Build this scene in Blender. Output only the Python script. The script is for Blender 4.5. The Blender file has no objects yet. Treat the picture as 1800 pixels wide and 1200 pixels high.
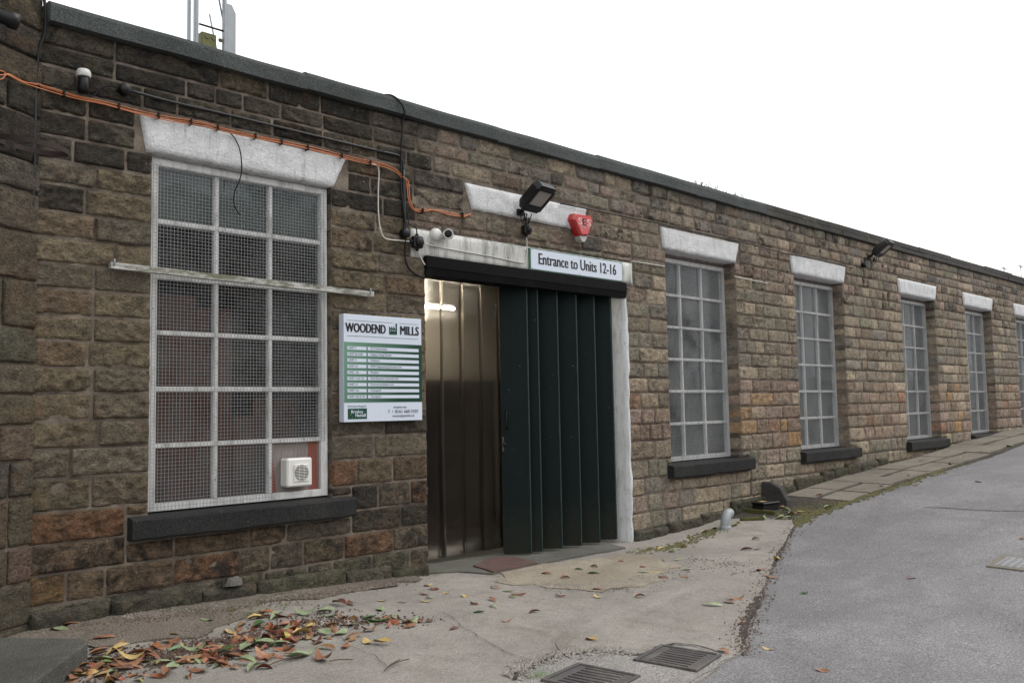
import bpy, math, random
import numpy as np
from mathutils import Matrix, Vector, noise

random.seed(7)
S = bpy.context.scene
COL = S.collection

# ------------------------------------------------------------------ camera
FPX = 1570.0
_d = np.array([1598., -88., -FPX]); _d /= np.linalg.norm(_d)
_u = np.array([-.0185, 1., 0.]); _u[2] = -(_d[0]*_u[0]+_d[1]*_u[1])/_d[2]; _u /= np.linalg.norm(_u)
_n = np.cross(_u, _d)
R = np.array([_d, _n, _u])                      # world = R @ camera axes
CAM = np.array([-1.7707, -6.1138, 1.3780])
cd = bpy.data.cameras.new('camera'); co = bpy.data.objects.new('camera', cd); COL.objects.link(co)
cd.sensor_fit = 'HORIZONTAL'; cd.sensor_width = 36.0; cd.lens = FPX/1800*36
cd.clip_start = .05; cd.clip_end = 3000
M4 = Matrix([[*R[0], CAM[0]], [*R[1], CAM[1]], [*R[2], CAM[2]], [0, 0, 0, 1]])
co.matrix_world = M4
S.camera = co

# ------------------------------------------------------------------ sky, sun, exposure
SUN_EL, SUN_AZ = 52, 118          # azimuth measured from +Y towards +X: the light comes from the front right
w = bpy.data.worlds.new('World'); S.world = w; w.use_nodes = True
nt = w.node_tree; nt.nodes.clear()
out = nt.nodes.new('ShaderNodeOutputWorld')
sky = nt.nodes.new('ShaderNodeTexSky'); sky.sky_type = 'NISHITA'; sky.sun_disc = False
sky.sun_elevation = math.radians(SUN_EL); sky.sun_rotation = math.radians(SUN_AZ)
sky.air_density = 1.5; sky.dust_density = 6.0; sky.ozone_density = 1.0
bg1 = nt.nodes.new('ShaderNodeBackground'); bg1.inputs[1].default_value = .12
bg2 = nt.nodes.new('ShaderNodeBackground'); bg2.inputs[0].default_value = (.985, .993, 1, 1); bg2.inputs[1].default_value = 1.12
mx = nt.nodes.new('ShaderNodeMixShader'); mx.inputs[0].default_value = .9
nt.links.new(sky.outputs[0], bg1.inputs[0]); nt.links.new(bg1.outputs[0], mx.inputs[1]); nt.links.new(bg2.outputs[0], mx.inputs[2])
nt.links.new(mx.outputs[0], out.inputs[0])
sd = bpy.data.lights.new('sun', 'SUN'); sd.energy = .8; sd.angle = math.radians(25); sd.color = (1, .97, .93)
so = bpy.data.objects.new('sun', sd); COL.objects.link(so)
_az, _el = math.radians(SUN_AZ), math.radians(SUN_EL)
_to = Vector((math.sin(_az)*math.cos(_el), math.cos(_az)*math.cos(_el), math.sin(_el)))
so.rotation_euler = _to.to_track_quat('Z', 'Y').to_euler(); so.location = (4, -12, 14)
S.view_settings.view_transform = 'Standard'; S.view_settings.look = 'None'
S.view_settings.exposure = 0.58; S.view_settings.gamma = 1.0; S.view_settings.use_curve_mapping = False

# ------------------------------------------------------------------ pixel helpers (photograph 1800 x 1200)
def ray(x, y): return R @ np.array([x-900., 600.-y, -FPX])
def W(x, y, Y=0.):
    r = ray(x, y); return CAM + r*((Y-CAM[1])/r[1])
def WX(x, y, Y=0.): return W(x, y, Y)[0]
def proj(p):
    c = R.T @ (np.asarray(p, float)-CAM); return 900+FPX*c[0]/-c[2], 600-FPX*c[1]/-c[2], -c[2]
_bx = [-200, -60, -30, -6, 0, .6, 1.34, 2.1, 3.1, 4.5, 6.0, 7.58, 8.8, 9.7, 11.5, 14.65, 16.07, 19.5, 26, 60, 200]
_bz = [-5, -3, -1.3, -.05, .05, .07, .04, .02, -.05, -.08, -.11, -.04, .09, .18, .30, .46, .59, .76, 1.1, 2.6, 7]
def base(X): return float(np.interp(X, _bx, _bz))
def basesm(X):                                   # smoothed along the wall
    return (base(X-.6)+base(X-.3)+base(X)+base(X+.3)+base(X+.6))/5
def g(X, Y):
    return basesm(X) - .025*min(max(0., -Y-.3), 6.)
def G(x, y, dz=0.):
    r = ray(x, y); z = 0.
    for _ in range(30):
        p = CAM + r*((z+dz-CAM[2])/r[2]); z = .5*z+.5*g(p[0], p[1])
    return Vector((p[0], p[1], g(p[0], p[1])+dz))

# ------------------------------------------------------------------ materials
MATS = {}
def srgb(r, g_, b):
    f = lambda c: ((c/255+.055)/1.055)**2.4 if c > 10 else c/255/12.92
    return (f(r), f(g_), f(b))
class NT:
    def __init__(s, name):
        s.m = bpy.data.materials.new(name); s.m.use_nodes = True
        s.t = s.m.node_tree; s.t.nodes.clear()
        s.o = s.n('OutputMaterial'); MATS[name] = s.m
        s.co = s.n('TexCoord').outputs['Object']
    def n(s, typ, **kw):
        nd = s.t.nodes.new('ShaderNode'+typ)
        for k, v in kw.items():
            if k.startswith('i_'):
                key = k[2:]; key = int(key) if key.isdigit() else key
                s.put(nd.inputs[key], v)
            else: setattr(nd, k, v)
        return nd
    def put(s, sock, v):
        if isinstance(v, bpy.types.NodeSocket): s.t.links.new(v, sock)
        else:
            if sock.type == 'RGBA' and len(v) == 3: v = (*v, 1)
            sock.default_value = v
    def noise(s, scale, detail=4, rough=.6, vec=None, dist=0.):
        return s.n('TexNoise', i_Vector=vec or s.co, i_Scale=scale, i_Detail=detail, i_Roughness=rough, i_Distortion=dist).outputs[0]
    def ramp(s, v, a, b):
        nd = s.n('MapRange', i_0=v); nd.inputs[1].default_value = a; nd.inputs[2].default_value = b; nd.clamp = True
        return nd.outputs[0]
    def mix(s, f, a, b, mode='MIX'):
        nd = s.n('Mix', data_type='RGBA', blend_type=mode)
        s.put(nd.inputs[0], f); s.put(nd.inputs[6], a); s.put(nd.inputs[7], b); return nd.outputs[2]
    def math(s, op, a, b=0.):
        nd = s.n('Math', operation=op); s.put(nd.inputs[0], a); s.put(nd.inputs[1], b); return nd.outputs[0]
    def bump(s, h, dist, strength=1., prev=None):
        nd = s.n('Bump', i_Height=h, i_Distance=dist, i_Strength=strength)
        if prev is not None: s.put(nd.inputs['Normal'], prev)
        return nd.outputs[0]
    def attr(s, name): return s.n('Attribute', attribute_name=name).outputs['Color']
    def stretch(s, v):
        return s.n('Mapping', i_Vector=s.co, i_Scale=v).outputs[0]
    def bsdf(s, color, rough=.8, normal=None, metal=0., spec=.5, **kw):
        b = s.n('BsdfPrincipled'); s.put(b.inputs['Base Color'], color); s.put(b.inputs['Roughness'], rough)
        s.put(b.inputs['Metallic'], metal); s.put(b.inputs['Specular IOR Level'], spec)
        if normal is not None: s.put(b.inputs['Normal'], normal)
        for k, v in kw.items(): s.put(b.inputs[k.replace('_', ' ')], v)
        s.t.links.new(b.outputs[0], s.o.inputs[0]); return b
def simple(name, col, rough=.5, metal=0., var=.15, scale=30, bump=.0005, spec=.5, dirt=None, dirt_amt=.5, dscale=6):
    t = NT(name)
    f = t.noise(scale, 5)
    c = t.mix(f, tuple(x*(1-var) for x in col), tuple(min(1, x*(1+var)) for x in col))
    if dirt is not None:
        d = t.ramp(t.noise(dscale, 6, .7), .52, .72); c = t.mix(t.math('MULTIPLY', d, dirt_amt), c, dirt)
    t.bsdf(c, t.ramp(t.noise(scale*.4, 4), -1.0+rough*1.2, .4+rough*1.2) if False else rough, t.bump(t.noise(scale*3, 3), bump), metal, spec)
    return t.m
def stone_material(name='sandstone', tint='tint'):
    t = NT(name)
    co = t.n('NewGeometry').outputs['Position']
    at_ = t.n('Attribute', attribute_name=tint); base_c = at_.outputs['Color']; soot_a = at_.outputs['Alpha']
    n1 = t.noise(3.3, 5, .6, co); n2 = t.noise(14, 6, .65, co); n3 = t.noise(75, 4, .7, co); n4 = t.noise(6.5, 6, .7, co, .6)
    c = t.mix(t.ramp(n2, .3, .72), t.mix(1., base_c, (.66, .66, .67), 'MULTIPLY'), t.mix(1., base_c, (1.45, 1.40, 1.30), 'MULTIPLY'))
    c = t.mix(t.math('MULTIPLY', t.ramp(n4, .47, .60), soot_a), c, (.028, .026, .024))         # soot crust
    c = t.mix(t.math('MULTIPLY', t.ramp(n1, .54, .66), .28), c, (.140, .132, .088))          # lichen and algae
    iron = t.ramp(t.noise(4.6, 4, .55, t.n('Mapping', i_Vector=co, i_Location=(7, 3, 5)).outputs[0]), .60, .74)
    c = t.mix(t.math('MULTIPLY', iron, .35), c, (.24, .115, .05))                            # iron staining
    fl = t.ramp(t.noise(42, 2, .5, co), .70, .76)
    c = t.mix(t.math('MULTIPLY', fl, .35), c, (.36, .32, .26))                               # pale flecks
    c = t.mix(t.ramp(n3, .34, .60), t.mix(1., c, (.62, .62, .62), 'MULTIPLY'), c)  # fine hollows of the bump darkened in the colour too
    chis = t.noise(24, 6, .66, t.n('Mapping', i_Vector=co, i_Scale=(1., 1., 1.7)).outputs[0], 1.2)
    c = t.mix(t.ramp(chis, .34, .56), t.mix(1., c, (.68, .68, .68), 'MULTIPLY'), c)          # relief shade of the tool marks put into the colour
    vo = t.n('TexVoronoi', i_Vector=t.n('VectorMath', operation='ADD', i_0=t.n('Mapping', i_Vector=co, i_Scale=(1., 1., 1.5), i_Rotation=(0, .5, 0)).outputs[0], i_1=t.n('VectorMath', operation='SCALE', i_0=t.n('TexNoise', i_Vector=co, i_Scale=18., i_Detail=3.).outputs[1], i_Scale=.045).outputs[0]).outputs[0], i_Scale=34.).outputs['Distance']
    c = t.mix(t.ramp(vo, .08, .34), t.mix(1., c, (.60, .60, .60), 'MULTIPLY'), c)  # pits of the relief shaded in the colour as well
    nb = t.bump(vo, .016, .9)
    nb = t.bump(chis, .034, 1.0, nb)
    nb = t.bump(n3, .010, 1.0, nb)
    nb = t.bump(t.noise(220, 2, .5, co), .0015, .6, nb)
    t.bsdf(c, .92, nb, spec=.25)
    return t.m
def mortar_material():
    t = NT('lime_mortar'); co = t.n('NewGeometry').outputs['Position']
    n = t.noise(9, 6, .65, co)
    c = t.mix(t.ramp(n, .3, .7), (.105, .090, .073), (.27, .225, .178))
    c = t.mix(t.math('MULTIPLY', t.ramp(t.noise(2.2, 5, .6, co), .46, .62), .78), c, (.045, .031, .027))
    t.bsdf(c, .95, t.bump(t.noise(60, 5, .7, co), .012), spec=.2); return t.m
def painted_stone():
    t = NT('white_painted_stone'); co = t.n('NewGeometry').outputs['Position']
    n = t.noise(9, 5, .6, co)
    c = t.mix(t.ramp(n, .3, .7), (.60, .61, .62), (.76, .765, .77))
    c = t.mix(t.math('MULTIPLY', t.ramp(t.noise(38, 6, .7, co), .57, .70), .55), c, (.22, .22, .21))
    c = t.mix(t.math('MULTIPLY', t.ramp(t.noise(5, 6, .7, co), .56, .74), .35), c, (.33, .32, .29))
    run = t.noise(3.2, 6, .7, t.n('Mapping', i_Vector=co, i_Scale=(7, 1, .7)).outputs[0])
    c = t.mix(t.math('MULTIPLY', t.ramp(run, .54, .70), .42), c, (.20, .195, .18))
    nb = t.bump(t.noise(40, 6, .7, co, .6), .020); nb = t.bump(t.noise(130, 3, .6, co), .004, .7, nb)
    t.bsdf(c, .8, nb, spec=.3); return t.m
def peeling_paint(name, col, grime, amt, amt2=.5, sc=(6, 6, 1.3), lo=.48, hi=.68):
    t = NT(name); co = t.n('NewGeometry').outputs['Position']
    m = t.n('Mapping', i_Vector=co, i_Scale=sc).outputs[0]
    c = t.mix(t.ramp(t.noise(3, 5, .6, co), .3, .7), tuple(x*.86 for x in col), col)
    c = t.mix(t.math('MULTIPLY', t.ramp(t.noise(2.2, 7, .72, m), lo, hi), amt), c, grime)
    c = t.mix(t.math('MULTIPLY', t.ramp(t.noise(45, 5, .7, co), .60, .66), amt2), c, tuple(x*.5 for x in grime))
    t.bsdf(c, .6, t.bump(t.noise(60, 4, .7, co), .003), spec=.4); return t.m
def ground_material(name, a, b, grit, gritscale, bump, patches=None, stretch=None, rough=.9, wear=None, speck=(.50, 1.35)):
    t = NT(name); co = t.n('NewGeometry').outputs['Position']
    c = t.mix(t.ramp(t.noise(.9, 6, .62, co), .32, .68), a, b)
    c = t.mix(t.math('MULTIPLY', t.ramp(t.noise(5, 6, .7, co), .5, .75), .45), c, tuple(x*.62 for x in a))
    if patches: c = t.mix(t.math('MULTIPLY', t.ramp(t.noise(1.7, 6, .7, co, .8), .55, .68), .6), c, patches)
    st_ = t.noise(.55, 7, .68, t.n('Mapping', i_Vector=co, i_Rotation=(0, 0, .5), i_Scale=(.5, 1.6, 1)).outputs[0], 1.5)
    c = t.mix(t.math('MULTIPLY', t.ramp(st_, .47, .66), .42), c, tuple(x*.60 for x in a))
    st2 = t.ramp(t.noise(2.6, 4, .55, t.n('Mapping', i_Vector=co, i_Location=(4, 2, 0)).outputs[0], 2.), .66, .74)
    c = t.mix(t.math('MULTIPLY', st2, .40), c, tuple(x*.45 for x in a))
    if wear: c = t.mix(t.math('MULTIPLY', t.ramp(t.noise(.45, 7, .66, co, 1.2), .50, .60), .55), c, wear)
    s1 = t.noise(gritscale, 2, .6, co)
    c = t.mix(t.ramp(s1, .36, .66), t.mix(1., c, (speck[0],)*3, 'MULTIPLY'), t.mix(1., c, (speck[1],)*3, 'MULTIPLY'))
    s2 = t.ramp(t.noise(gritscale*.55, 2, .5, co), .68, .74)
    c = t.mix(t.math('MULTIPLY', s2, .55), c, grit)
    nb = t.bump(s1, bump)
    if stretch:
        br = t.noise(26, 4, .65, t.n('Mapping', i_Vector=co, i_Rotation=(0, 0, stretch[1]), i_Scale=stretch[0]).outputs[0])
        nb = t.bump(br, .010, .6, nb)
        c2 = t.mix(t.ramp(br, .34, .58), (.70, .69, .68), (1.08, 1.08, 1.08)); c = t.mix(1., c, c2, 'MULTIPLY')
    nb = t.bump(t.noise(8, 5, .6, co), .02, .5, nb)
    t.bsdf(c, rough, nb, spec=.3); return t.m
stone_material(); mortar_material(); painted_stone()
ground_material('asphalt', (.188, .184, .188), (.242, .237, .243), (.50, .49, .49), 78, .010, wear=(.160, .155, .161), speck=(.56, 1.28))
ground_material('brushed_concrete', (.275, .254, .228), (.370, .346, .315), (.44, .42, .38), 120, .005, patches=(.20, .178, .152), stretch=((1, 14, 1), math.radians(-38)), speck=(.70, 1.2))
ground_material('soil', (.135, .113, .092), (.21, .178, .148), (.32, .29, .25), 80, .012, patches=(.07, .075, .035))
ground_material('ochre_concrete', (.31, .265, .205), (.40, .355, .285), (.46, .42, .34), 150, .008, patches=(.20, .165, .12))
ground_material('patch_concrete', (.235, .222, .205), (.315, .30, .28), (.44, .42, .40), 100, .008)
ground_material('flag_stone', (.17, .15, .125), (.25, .225, .185), (.35, .32, .27), 140, .006, patches=(.12, .125, .07))
ground_material('dark_slab', (.105, .104, .09), (.165, .16, .14), (.24, .23, .2), 160, .005, patches=(.075, .085, .04))
ground_material('step_slab', (.075, .075, .065), (.125, .122, .108), (.2, .19, .17), 120, .008, patches=(.06, .066, .035))
ground_material('felt', (.052, .060, .059), (.088, .098, .096), (.26, .28, .27), 150, .004, patches=(.060, .064, .060))
ground_material('coping_stone', (.050, .047, .044), (.082, .076, .070), (.2, .19, .16), 120, .008, patches=(.13, .125, .08))
ground_material('sill_stone', (.015, .0155, .016), (.030, .030, .030), (.12, .115, .10), 120, .006, patches=(.045, .042, .034))
ground_material('moss', (.060, .062, .018), (.12, .115, .035), (.16, .15, .06), 150, .012)
ground_material('dirt', (.045, .038, .032), (.085, .072, .060), (.22, .20, .18), 160, .012)
peeling_paint('white_frame', (.68, .68, .67), (.22, .215, .19), .7, .75)
peeling_paint('white_board', (.60, .60, .57), (.13, .13, .11), .80, .6)
peeling_paint('batten_paint', (.56, .56, .53), (.13, .13, .085), .97, .9, (1.5, 6, 6), .40, .56)
peeling_paint('jamb_paint', (.66, .68, .69), (.26, .25, .22), .6, .6)
def green_steel():
    t = NT('green_steel'); co = t.n('NewGeometry').outputs['Position']
    c = t.mix(t.noise(2.5, 4, .6, co), (.0045, .0105, .0100), (.0075, .0155, .0145))
    z = t.n('SeparateXYZ', i_0=co).outputs[2]
    low = t.ramp(t.math('ADD', z, t.math('MULTIPLY', t.noise(7, 5, .7, co), .5)), .75, .15)
    c = t.mix(t.math('MULTIPLY', low, .45), c, (.045, .038, .026))
    c = t.mix(t.ramp(t.noise(75, 1, .4, co), .80, .815), c, (.30, .31, .30))
    t.bsdf(c, .45, t.bump(t.noise(5, 3, .5, co), .004, .5), spec=.10); return t.m
green_steel()
simple('leaf_trim', (.018, .034, .032), .4, var=.3, spec=.3, dirt=(.06, .07, .065))
simple('black_paint', (.006, .006, .007), .45, var=.3, dirt=(.02, .02, .02), dirt_amt=.5, spec=.06)
simple('black_plastic', (.009, .009, .010), .45, spec=.3)
simple('cable_black', (.007, .007, .008), .5, spec=.25)
simple('cable_grey', (.017, .018, .021), .4, spec=.35)
simple('cable_orange', (.46, .15, .052), .4, dirt=(.35, .08, .03), dirt_amt=.6)
simple('cable_white', (.55, .54, .50), .5, dirt=(.25, .24, .2))
simple('sign_white', (.60, .66, .75), .35, var=.03, bump=.0001)
simple('sign_edge', (.55, .60, .70), .4, var=.03)
simple('print_black', (.008, .008, .012), .4, var=0)
simple('print_green', (.004, .055, .035), .4, var=0)
simple('print_grey', (.16, .17, .20), .4, var=0)
simple('print_line', (.22, .24, .25), .4, var=0)
simple('print_rim', (.06, .16, .11), .4, var=.1)
simple('print_yellow', (.35, .38, .05), .4, var=0)
simple('plastic_white', (.62, .62, .60), .4, var=.05, dirt=(.35, .34, .31), dirt_amt=.5, dscale=9)
simple('fan_white', (.70, .69, .66), .4, var=.05, dirt=(.40, .38, .33), dirt_amt=.5, dscale=9)
simple('alarm_red', (.46, .020, .022), .35, var=.1, dirt=(.55, .16, .15), dirt_amt=.4)
simple('alarm_face', (.52, .07, .07), .35, var=.08, dirt=(.60, .25, .24), dirt_amt=.4)
simple('alarm_silver', (.42, .41, .39), .45, dirt=(.2, .19, .17))
simple('alarm_print', (.60, .45, .45), .5)
simple('galvanised', (.29, .315, .335), .5, .35, var=.2, scale=12)
simple('cover_metal', (.22, .22, .225), .55, .2, var=.15, scale=12, dirt=(.16, .14, .12))
simple('mesh_wire', (.26, .265, .27), .55, .2, var=.2)
simple('olive_metal', (.12, .12, .035), .6, var=.3)
simple('rust_iron', (.022, .013, .011), .8, var=.4, scale=20)
simple('rust_plate', (.085, .050, .045), .75, var=.4, scale=7, dirt=(.19, .075, .05), dirt_amt=.7)
simple('cast_iron', (.060, .055, .053), .7, var=.3, scale=25, bump=.002, dirt=(.17, .14, .115), dirt_amt=.6)
simple('dark_void', (.006, .006, .006), .9)
simple('pipe_grey', (.27, .295, .305), .42, var=.06, dirt=(.22, .21, .18), dirt_amt=.4)
simple('cream_wall', (.40, .37, .32), .7, var=.1, scale=4)
simple('dark_wall', (.012, .012, .015), .6, var=.2, scale=4)
simple('lobby_floor', (.040, .028, .024), .6, var=.2, scale=6)
simple('room_wall', (.16, .16, .15), .9, var=.2, scale=3)
simple('brick_red', (.30, .095, .065), .8, var=.35, scale=5)
simple('blind_grey', (.24, .26, .255), .8, var=.1, scale=5)
simple('blind_cloth', (.47, .50, .49), .8, var=.08, scale=5)
simple('lamp_glass', (.34, .31, .29), .18, var=.15, scale=5)
simple('oxide_paint', (.21, .065, .045), .75, var=.25, scale=9)
def ply():
    t = NT('weathered_ply'); co = t.n('NewGeometry').outputs['Position']
    n = t.noise(9, 6, .7, t.n('Mapping', i_Vector=co, i_Scale=(14, 14, 1)).outputs[0])
    c = t.mix(t.ramp(n, .3, .7), (.12, .10, .09), (.27, .24, .225))
    t.bsdf(c, .85, t.bump(n, .004)); return t.m
ply()
def glass(name='window_glass', dust_lift=.19):
    t = NT(name)
    tr = t.n('BsdfTransparent', i_0=(.80, .84, .83)); gl = t.n('BsdfGlossy', i_0=(.9, .95, 1.), i_Roughness=.05)
    nb = t.bump(t.noise(2.2, 2, .4, t.n('NewGeometry').outputs['Position']), .02, .3); t.put(gl.inputs['Normal'], nb)
    fr = t.n('Fresnel', i_0=1.36); m = t.n('MixShader', i_0=fr.outputs[0], i_1=tr.outputs[0], i_2=gl.outputs[0])
    df = t.n('BsdfDiffuse', i_0=(.34, .345, .325)); d = t.ramp(t.noise(3, 6, .7, t.n('NewGeometry').outputs['Position']), .35, .8)
    m2 = t.n('MixShader', i_0=t.math('MULTIPLY', d, dust_lift), i_1=m.outputs[0], i_2=df.outputs[0])  # pale diffuse veil in the pane, raised to lift its brightness
    t.t.links.new(m2.outputs[0], t.o.inputs[0])
glass()
glass('lifted_glass', .55)  # stronger veil brightens these panes in place of lit blinds
def pvc():
    t = NT('pvc_strip'); co = t.n('NewGeometry').outputs['Position']
    tr = t.n('BsdfTransparent', i_0=(.83, .81, .77))
    rf = t.n('BsdfRefraction', i_0=(.84, .81, .77), i_Roughness=.34, i_IOR=1.2)
    df = t.n('BsdfDiffuse', i_0=(.10, .075, .06))
    gl = t.n('BsdfGlossy', i_0=(.9, .88, .85), i_Roughness=.16)
    t.put(gl.inputs['Normal'], t.bump(t.noise(3, 3, .5, t.n('Mapping', i_Vector=co, i_Scale=(5, 1, .5)).outputs[0]), .006, .5))
    m1 = t.n('MixShader', i_0=.45, i_1=tr.outputs[0], i_2=rf.outputs[0])
    m2 = t.n('MixShader', i_0=t.math('MULTIPLY', t.ramp(t.noise(4, 6, .7, co), .3, .8), .10), i_1=m1.outputs[0], i_2=df.outputs[0])
    m3 = t.n('MixShader', i_0=t.math('MULTIPLY', t.n('Fresnel', i_0=1.3).outputs[0], .5), i_1=m2.outputs[0], i_2=gl.outputs[0])
    t.t.links.new(m3.outputs[0], t.o.inputs[0])
pvc()
def emit(name, col, st):
    t = NT(name); e = t.n('Emission', i_0=col, i_1=st); t.t.links.new(e.outputs[0], t.o.inputs[0])
emit('tube_light', (1, .94, .82), 85.)
def leaf_mat(name, col, col2):
    t = NT(name); co = t.co
    c = t.mix(t.ramp(t.noise(22, 4, .6, co), .35, .68), col, col2)
    c = t.mix(t.ramp(t.noise(75, 3, .6, co), .62, .72), c, tuple(x*.35 for x in col2))
    t.bsdf(c, .5, t.bump(t.noise(60, 3, .6, co), .002), spec=.35)
leaf_mat("leaf_green", (.19, .24, .12), (.30, .345, .215))
leaf_mat('leaf_dark_green', (.035, .085, .022), (.07, .13, .04))
leaf_mat('leaf_yellow', (.46, .31, .10), (.52, .42, .22))
leaf_mat('leaf_brown', (.20, .085, .045), (.30, .16, .095))
leaf_mat('leaf_red', (.13, .050, .034), (.20, .085, .058))
def litter():
    t = NT('leaf_litter_mix'); c = t.attr('tint')
    c = t.mix(t.ramp(t.noise(50, 4, .6), .35, .7), t.mix(1., c, (.6, .6, .6), 'MULTIPLY'), t.mix(1., c, (1.25, 1.25, 1.25), 'MULTIPLY'))
    t.bsdf(c, .55, spec=.3)
litter()
def green_grad():
    t = NT('print_green_fade')
    s = t.n('SeparateXYZ', i_0=t.co); x, z = s.outputs[0], s.outputs[2]
    v = t.math('ADD', t.math('MULTIPLY', x, 1.1), t.math('MULTIPLY', z, -.5))
    t.bsdf(t.mix(t.ramp(v, -.50, .25), (.135, .27, .195), (.003, .042, .022)), .4)
green_grad()

# ------------------------------------------------------------------ mesh helpers
class MB:
    def __init__(s): s.v = []; s.f = []; s.c = []
    def quad(s, *p):
        i = len(s.v); s.v += [tuple(q) for q in p]; s.f.append(tuple(range(i, i+len(p)))); return s
    def box(s, x0, x1, y0, y1, z0, z1, mtx=None):
        P = [(x, y, z) for z in (z0, z1) for y in (y0, y1) for x in (x0, x1)]
        return s.hexa(P, mtx)
    def hexa(s, P, mtx=None):
        if mtx is not None: P = [tuple(mtx @ Vector(p)) for p in P]
        i = len(s.v); s.v += [tuple(p) for p in P]
        s.f += [tuple(i+k for k in q) for q in ((0, 2, 3, 1), (4, 5, 7, 6), (0, 1, 5, 4), (2, 6, 7, 3), (0, 4, 6, 2), (1, 3, 7, 5))]; return s
    def bbox(s, x0, x1, y0, y1, z0, z1, b=.004, mtx=None):       # box with chamfered edges
        xs = (x0, x0+b, x1-b, x1); ys = (y0, y0+b, y1-b, y1); zs = (z0, z0+b, z1-b, z1)
        c = Vector(((x0+x1)/2, (y0+y1)/2, (z0+z1)/2)); idx = {}
        base_i = len(s.v)
        for sx in (0, 1):
            for sy in (0, 1):
                for sz in (0, 1):
                    for k in range(3):
                        p = [xs[1] if not sx else xs[2], ys[1] if not sy else ys[2], zs[1] if not sz else zs[2]]
                        p[k] = ((x0, x1)[sx], (y0, y1)[sy], (z0, z1)[sz])[k]
                        if mtx is not None: p = mtx @ Vector(p)
                        idx[sx, sy, sz, k] = len(s.v); s.v.append(tuple(p))
        A = lambda *a: idx[a]
        def fc(k, v):
            o = [q for q in range(3) if q != k]; r = []
            for a, b2 in ((0, 0), (1, 0), (1, 1), (0, 1)):
                t = [0, 0, 0]; t[k] = v; t[o[0]] = a; t[o[1]] = b2; r.append(idx[t[0], t[1], t[2], k])
            s.f.append(tuple(r))
        for k in range(3):
            for v in (0, 1): fc(k, v)
        for k in range(3):
            o = [q for q in range(3) if q != k]
            for a in (0, 1):
                for b2 in (0, 1):
                    t = [0, 0, 0]; t[o[0]] = a; t[o[1]] = b2
                    t0 = list(t); t1 = list(t); t1[k] = 1
                    s.f.append((idx[(*t0, o[0])], idx[(*t1, o[0])], idx[(*t1, o[1])], idx[(*t0, o[1])]))
        for sx in (0, 1):
            for sy in (0, 1):
                for sz in (0, 1): s.f.append((idx[sx, sy, sz, 0], idx[sx, sy, sz, 1], idx[sx, sy, sz, 2]))
        return s
    def prism(s, pts, d, flip=False):                 # closed polygon of 3-D points extruded by vector d
        n = len(pts); i = len(s.v); d = Vector(d)
        s.v += [tuple(p) for p in pts] + [tuple(Vector(p)+d) for p in pts]
        s.f.append(tuple(range(i, i+n))); s.f.append(tuple(range(i+2*n-1, i+n-1, -1)))
        for k in range(n): s.f.append((i+k, i+(k+1) % n, i+n+(k+1) % n, i+n+k))
        return s
    def tube(s, pts, r, n=7, smooth=4, caps=True):
        pts = [Vector(p) for p in pts]
        if smooth and len(pts) > 2:
            q = []
            for k in range(len(pts)-1):
                p0 = pts[max(k-1, 0)]; p1 = pts[k]; p2 = pts[k+1]; p3 = pts[min(k+2, len(pts)-1)]
                for j in range(smooth):
                    t = j/smooth
                    q.append(.5*((2*p1)+(p2-p0)*t+(2*p0-5*p1+4*p2-p3)*t*t+(3*p1-p0-3*p2+p3)*t**3))
            q.append(pts[-1]); pts = q
        i0 = len(s.v); a = None
        for k, p in enumerate(pts):
            tg = (pts[min(k+1, len(pts)-1)]-pts[max(k-1, 0)]).normalized()
            if a is None: a = tg.orthogonal().normalized()
            a = (a-tg*a.dot(tg)).normalized(); b = tg.cross(a)
            rr = r[min(k, len(r)-1)] if isinstance(r, (list, tuple)) else r
            for j in range(n):
                an = 2*math.pi*j/n; s.v.append(tuple(p+(a*math.cos(an)+b*math.sin(an))*rr))
        for k in range(len(pts)-1):
            for j in range(n):
                s.f.append((i0+k*n+j, i0+k*n+(j+1) % n, i0+(k+1)*n+(j+1) % n, i0+(k+1)*n+j))
        if caps:
            s.f.append(tuple(i0+j for j in reversed(range(n)))); s.f.append(tuple(i0+(len(pts)-1)*n+j for j in range(n)))
        return s
    def lathe(s, prof, o, ax, n=20):                  # prof: (radius, distance along ax)
        o = Vector(o); ax = Vector(ax).normalized(); a = ax.orthogonal().normalized(); b = ax.cross(a); i0 = len(s.v)
        for r, h in prof:
            for j in range(n):
                an = 2*math.pi*j/n; s.v.append(tuple(o+ax*h+(a*math.cos(an)+b*math.sin(an))*r))
        for k in range(len(prof)-1):
            for j in range(n): s.f.append((i0+k*n+j, i0+k*n+(j+1) % n, i0+(k+1)*n+(j+1) % n, i0+(k+1)*n+j))
        s.f.append(tuple(i0+j for j in reversed(range(n)))); s.f.append(tuple(i0+(len(prof)-1)*n+j for j in range(n)))
        return s
    def mesh(s, name, m, smooth=False, tint=None):
        me = bpy.data.meshes.new(name); me.from_pydata(s.v, [], s.f); me.materials.append(MATS[m])
        if smooth: me.polygons.foreach_set('use_smooth', [True]*len(me.polygons))
        if tint is not None:
            a = me.color_attributes.new('tint', 'FLOAT_COLOR', 'POINT')
            cc = np.ones((len(s.v), 4), np.float32); tt = np.asarray(tint, np.float32); cc[:, :tt.shape[-1]] = tt; a.data.foreach_set('color', cc.ravel())
        me.update(); return me
    def build(s, name, m, parent=None, smooth=False, tint=None, origin=None, fix=True):
        if origin is not None:
            o_ = Vector(origin); s.v = [tuple(Vector(v)-o_) for v in s.v]
        me = s.mesh(name, m, smooth, tint)
        if fix: recalc(me)
        o = bpy.data.objects.new(name, me); COL.objects.link(o)
        if origin is not None: o.location = origin
        if parent is not None:
            o.parent = parent
            if origin is not None: o.location = Vector(origin)-Vector(parent.location)
            else: o.location = -Vector(parent.location)
        return o
import bmesh
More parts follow.
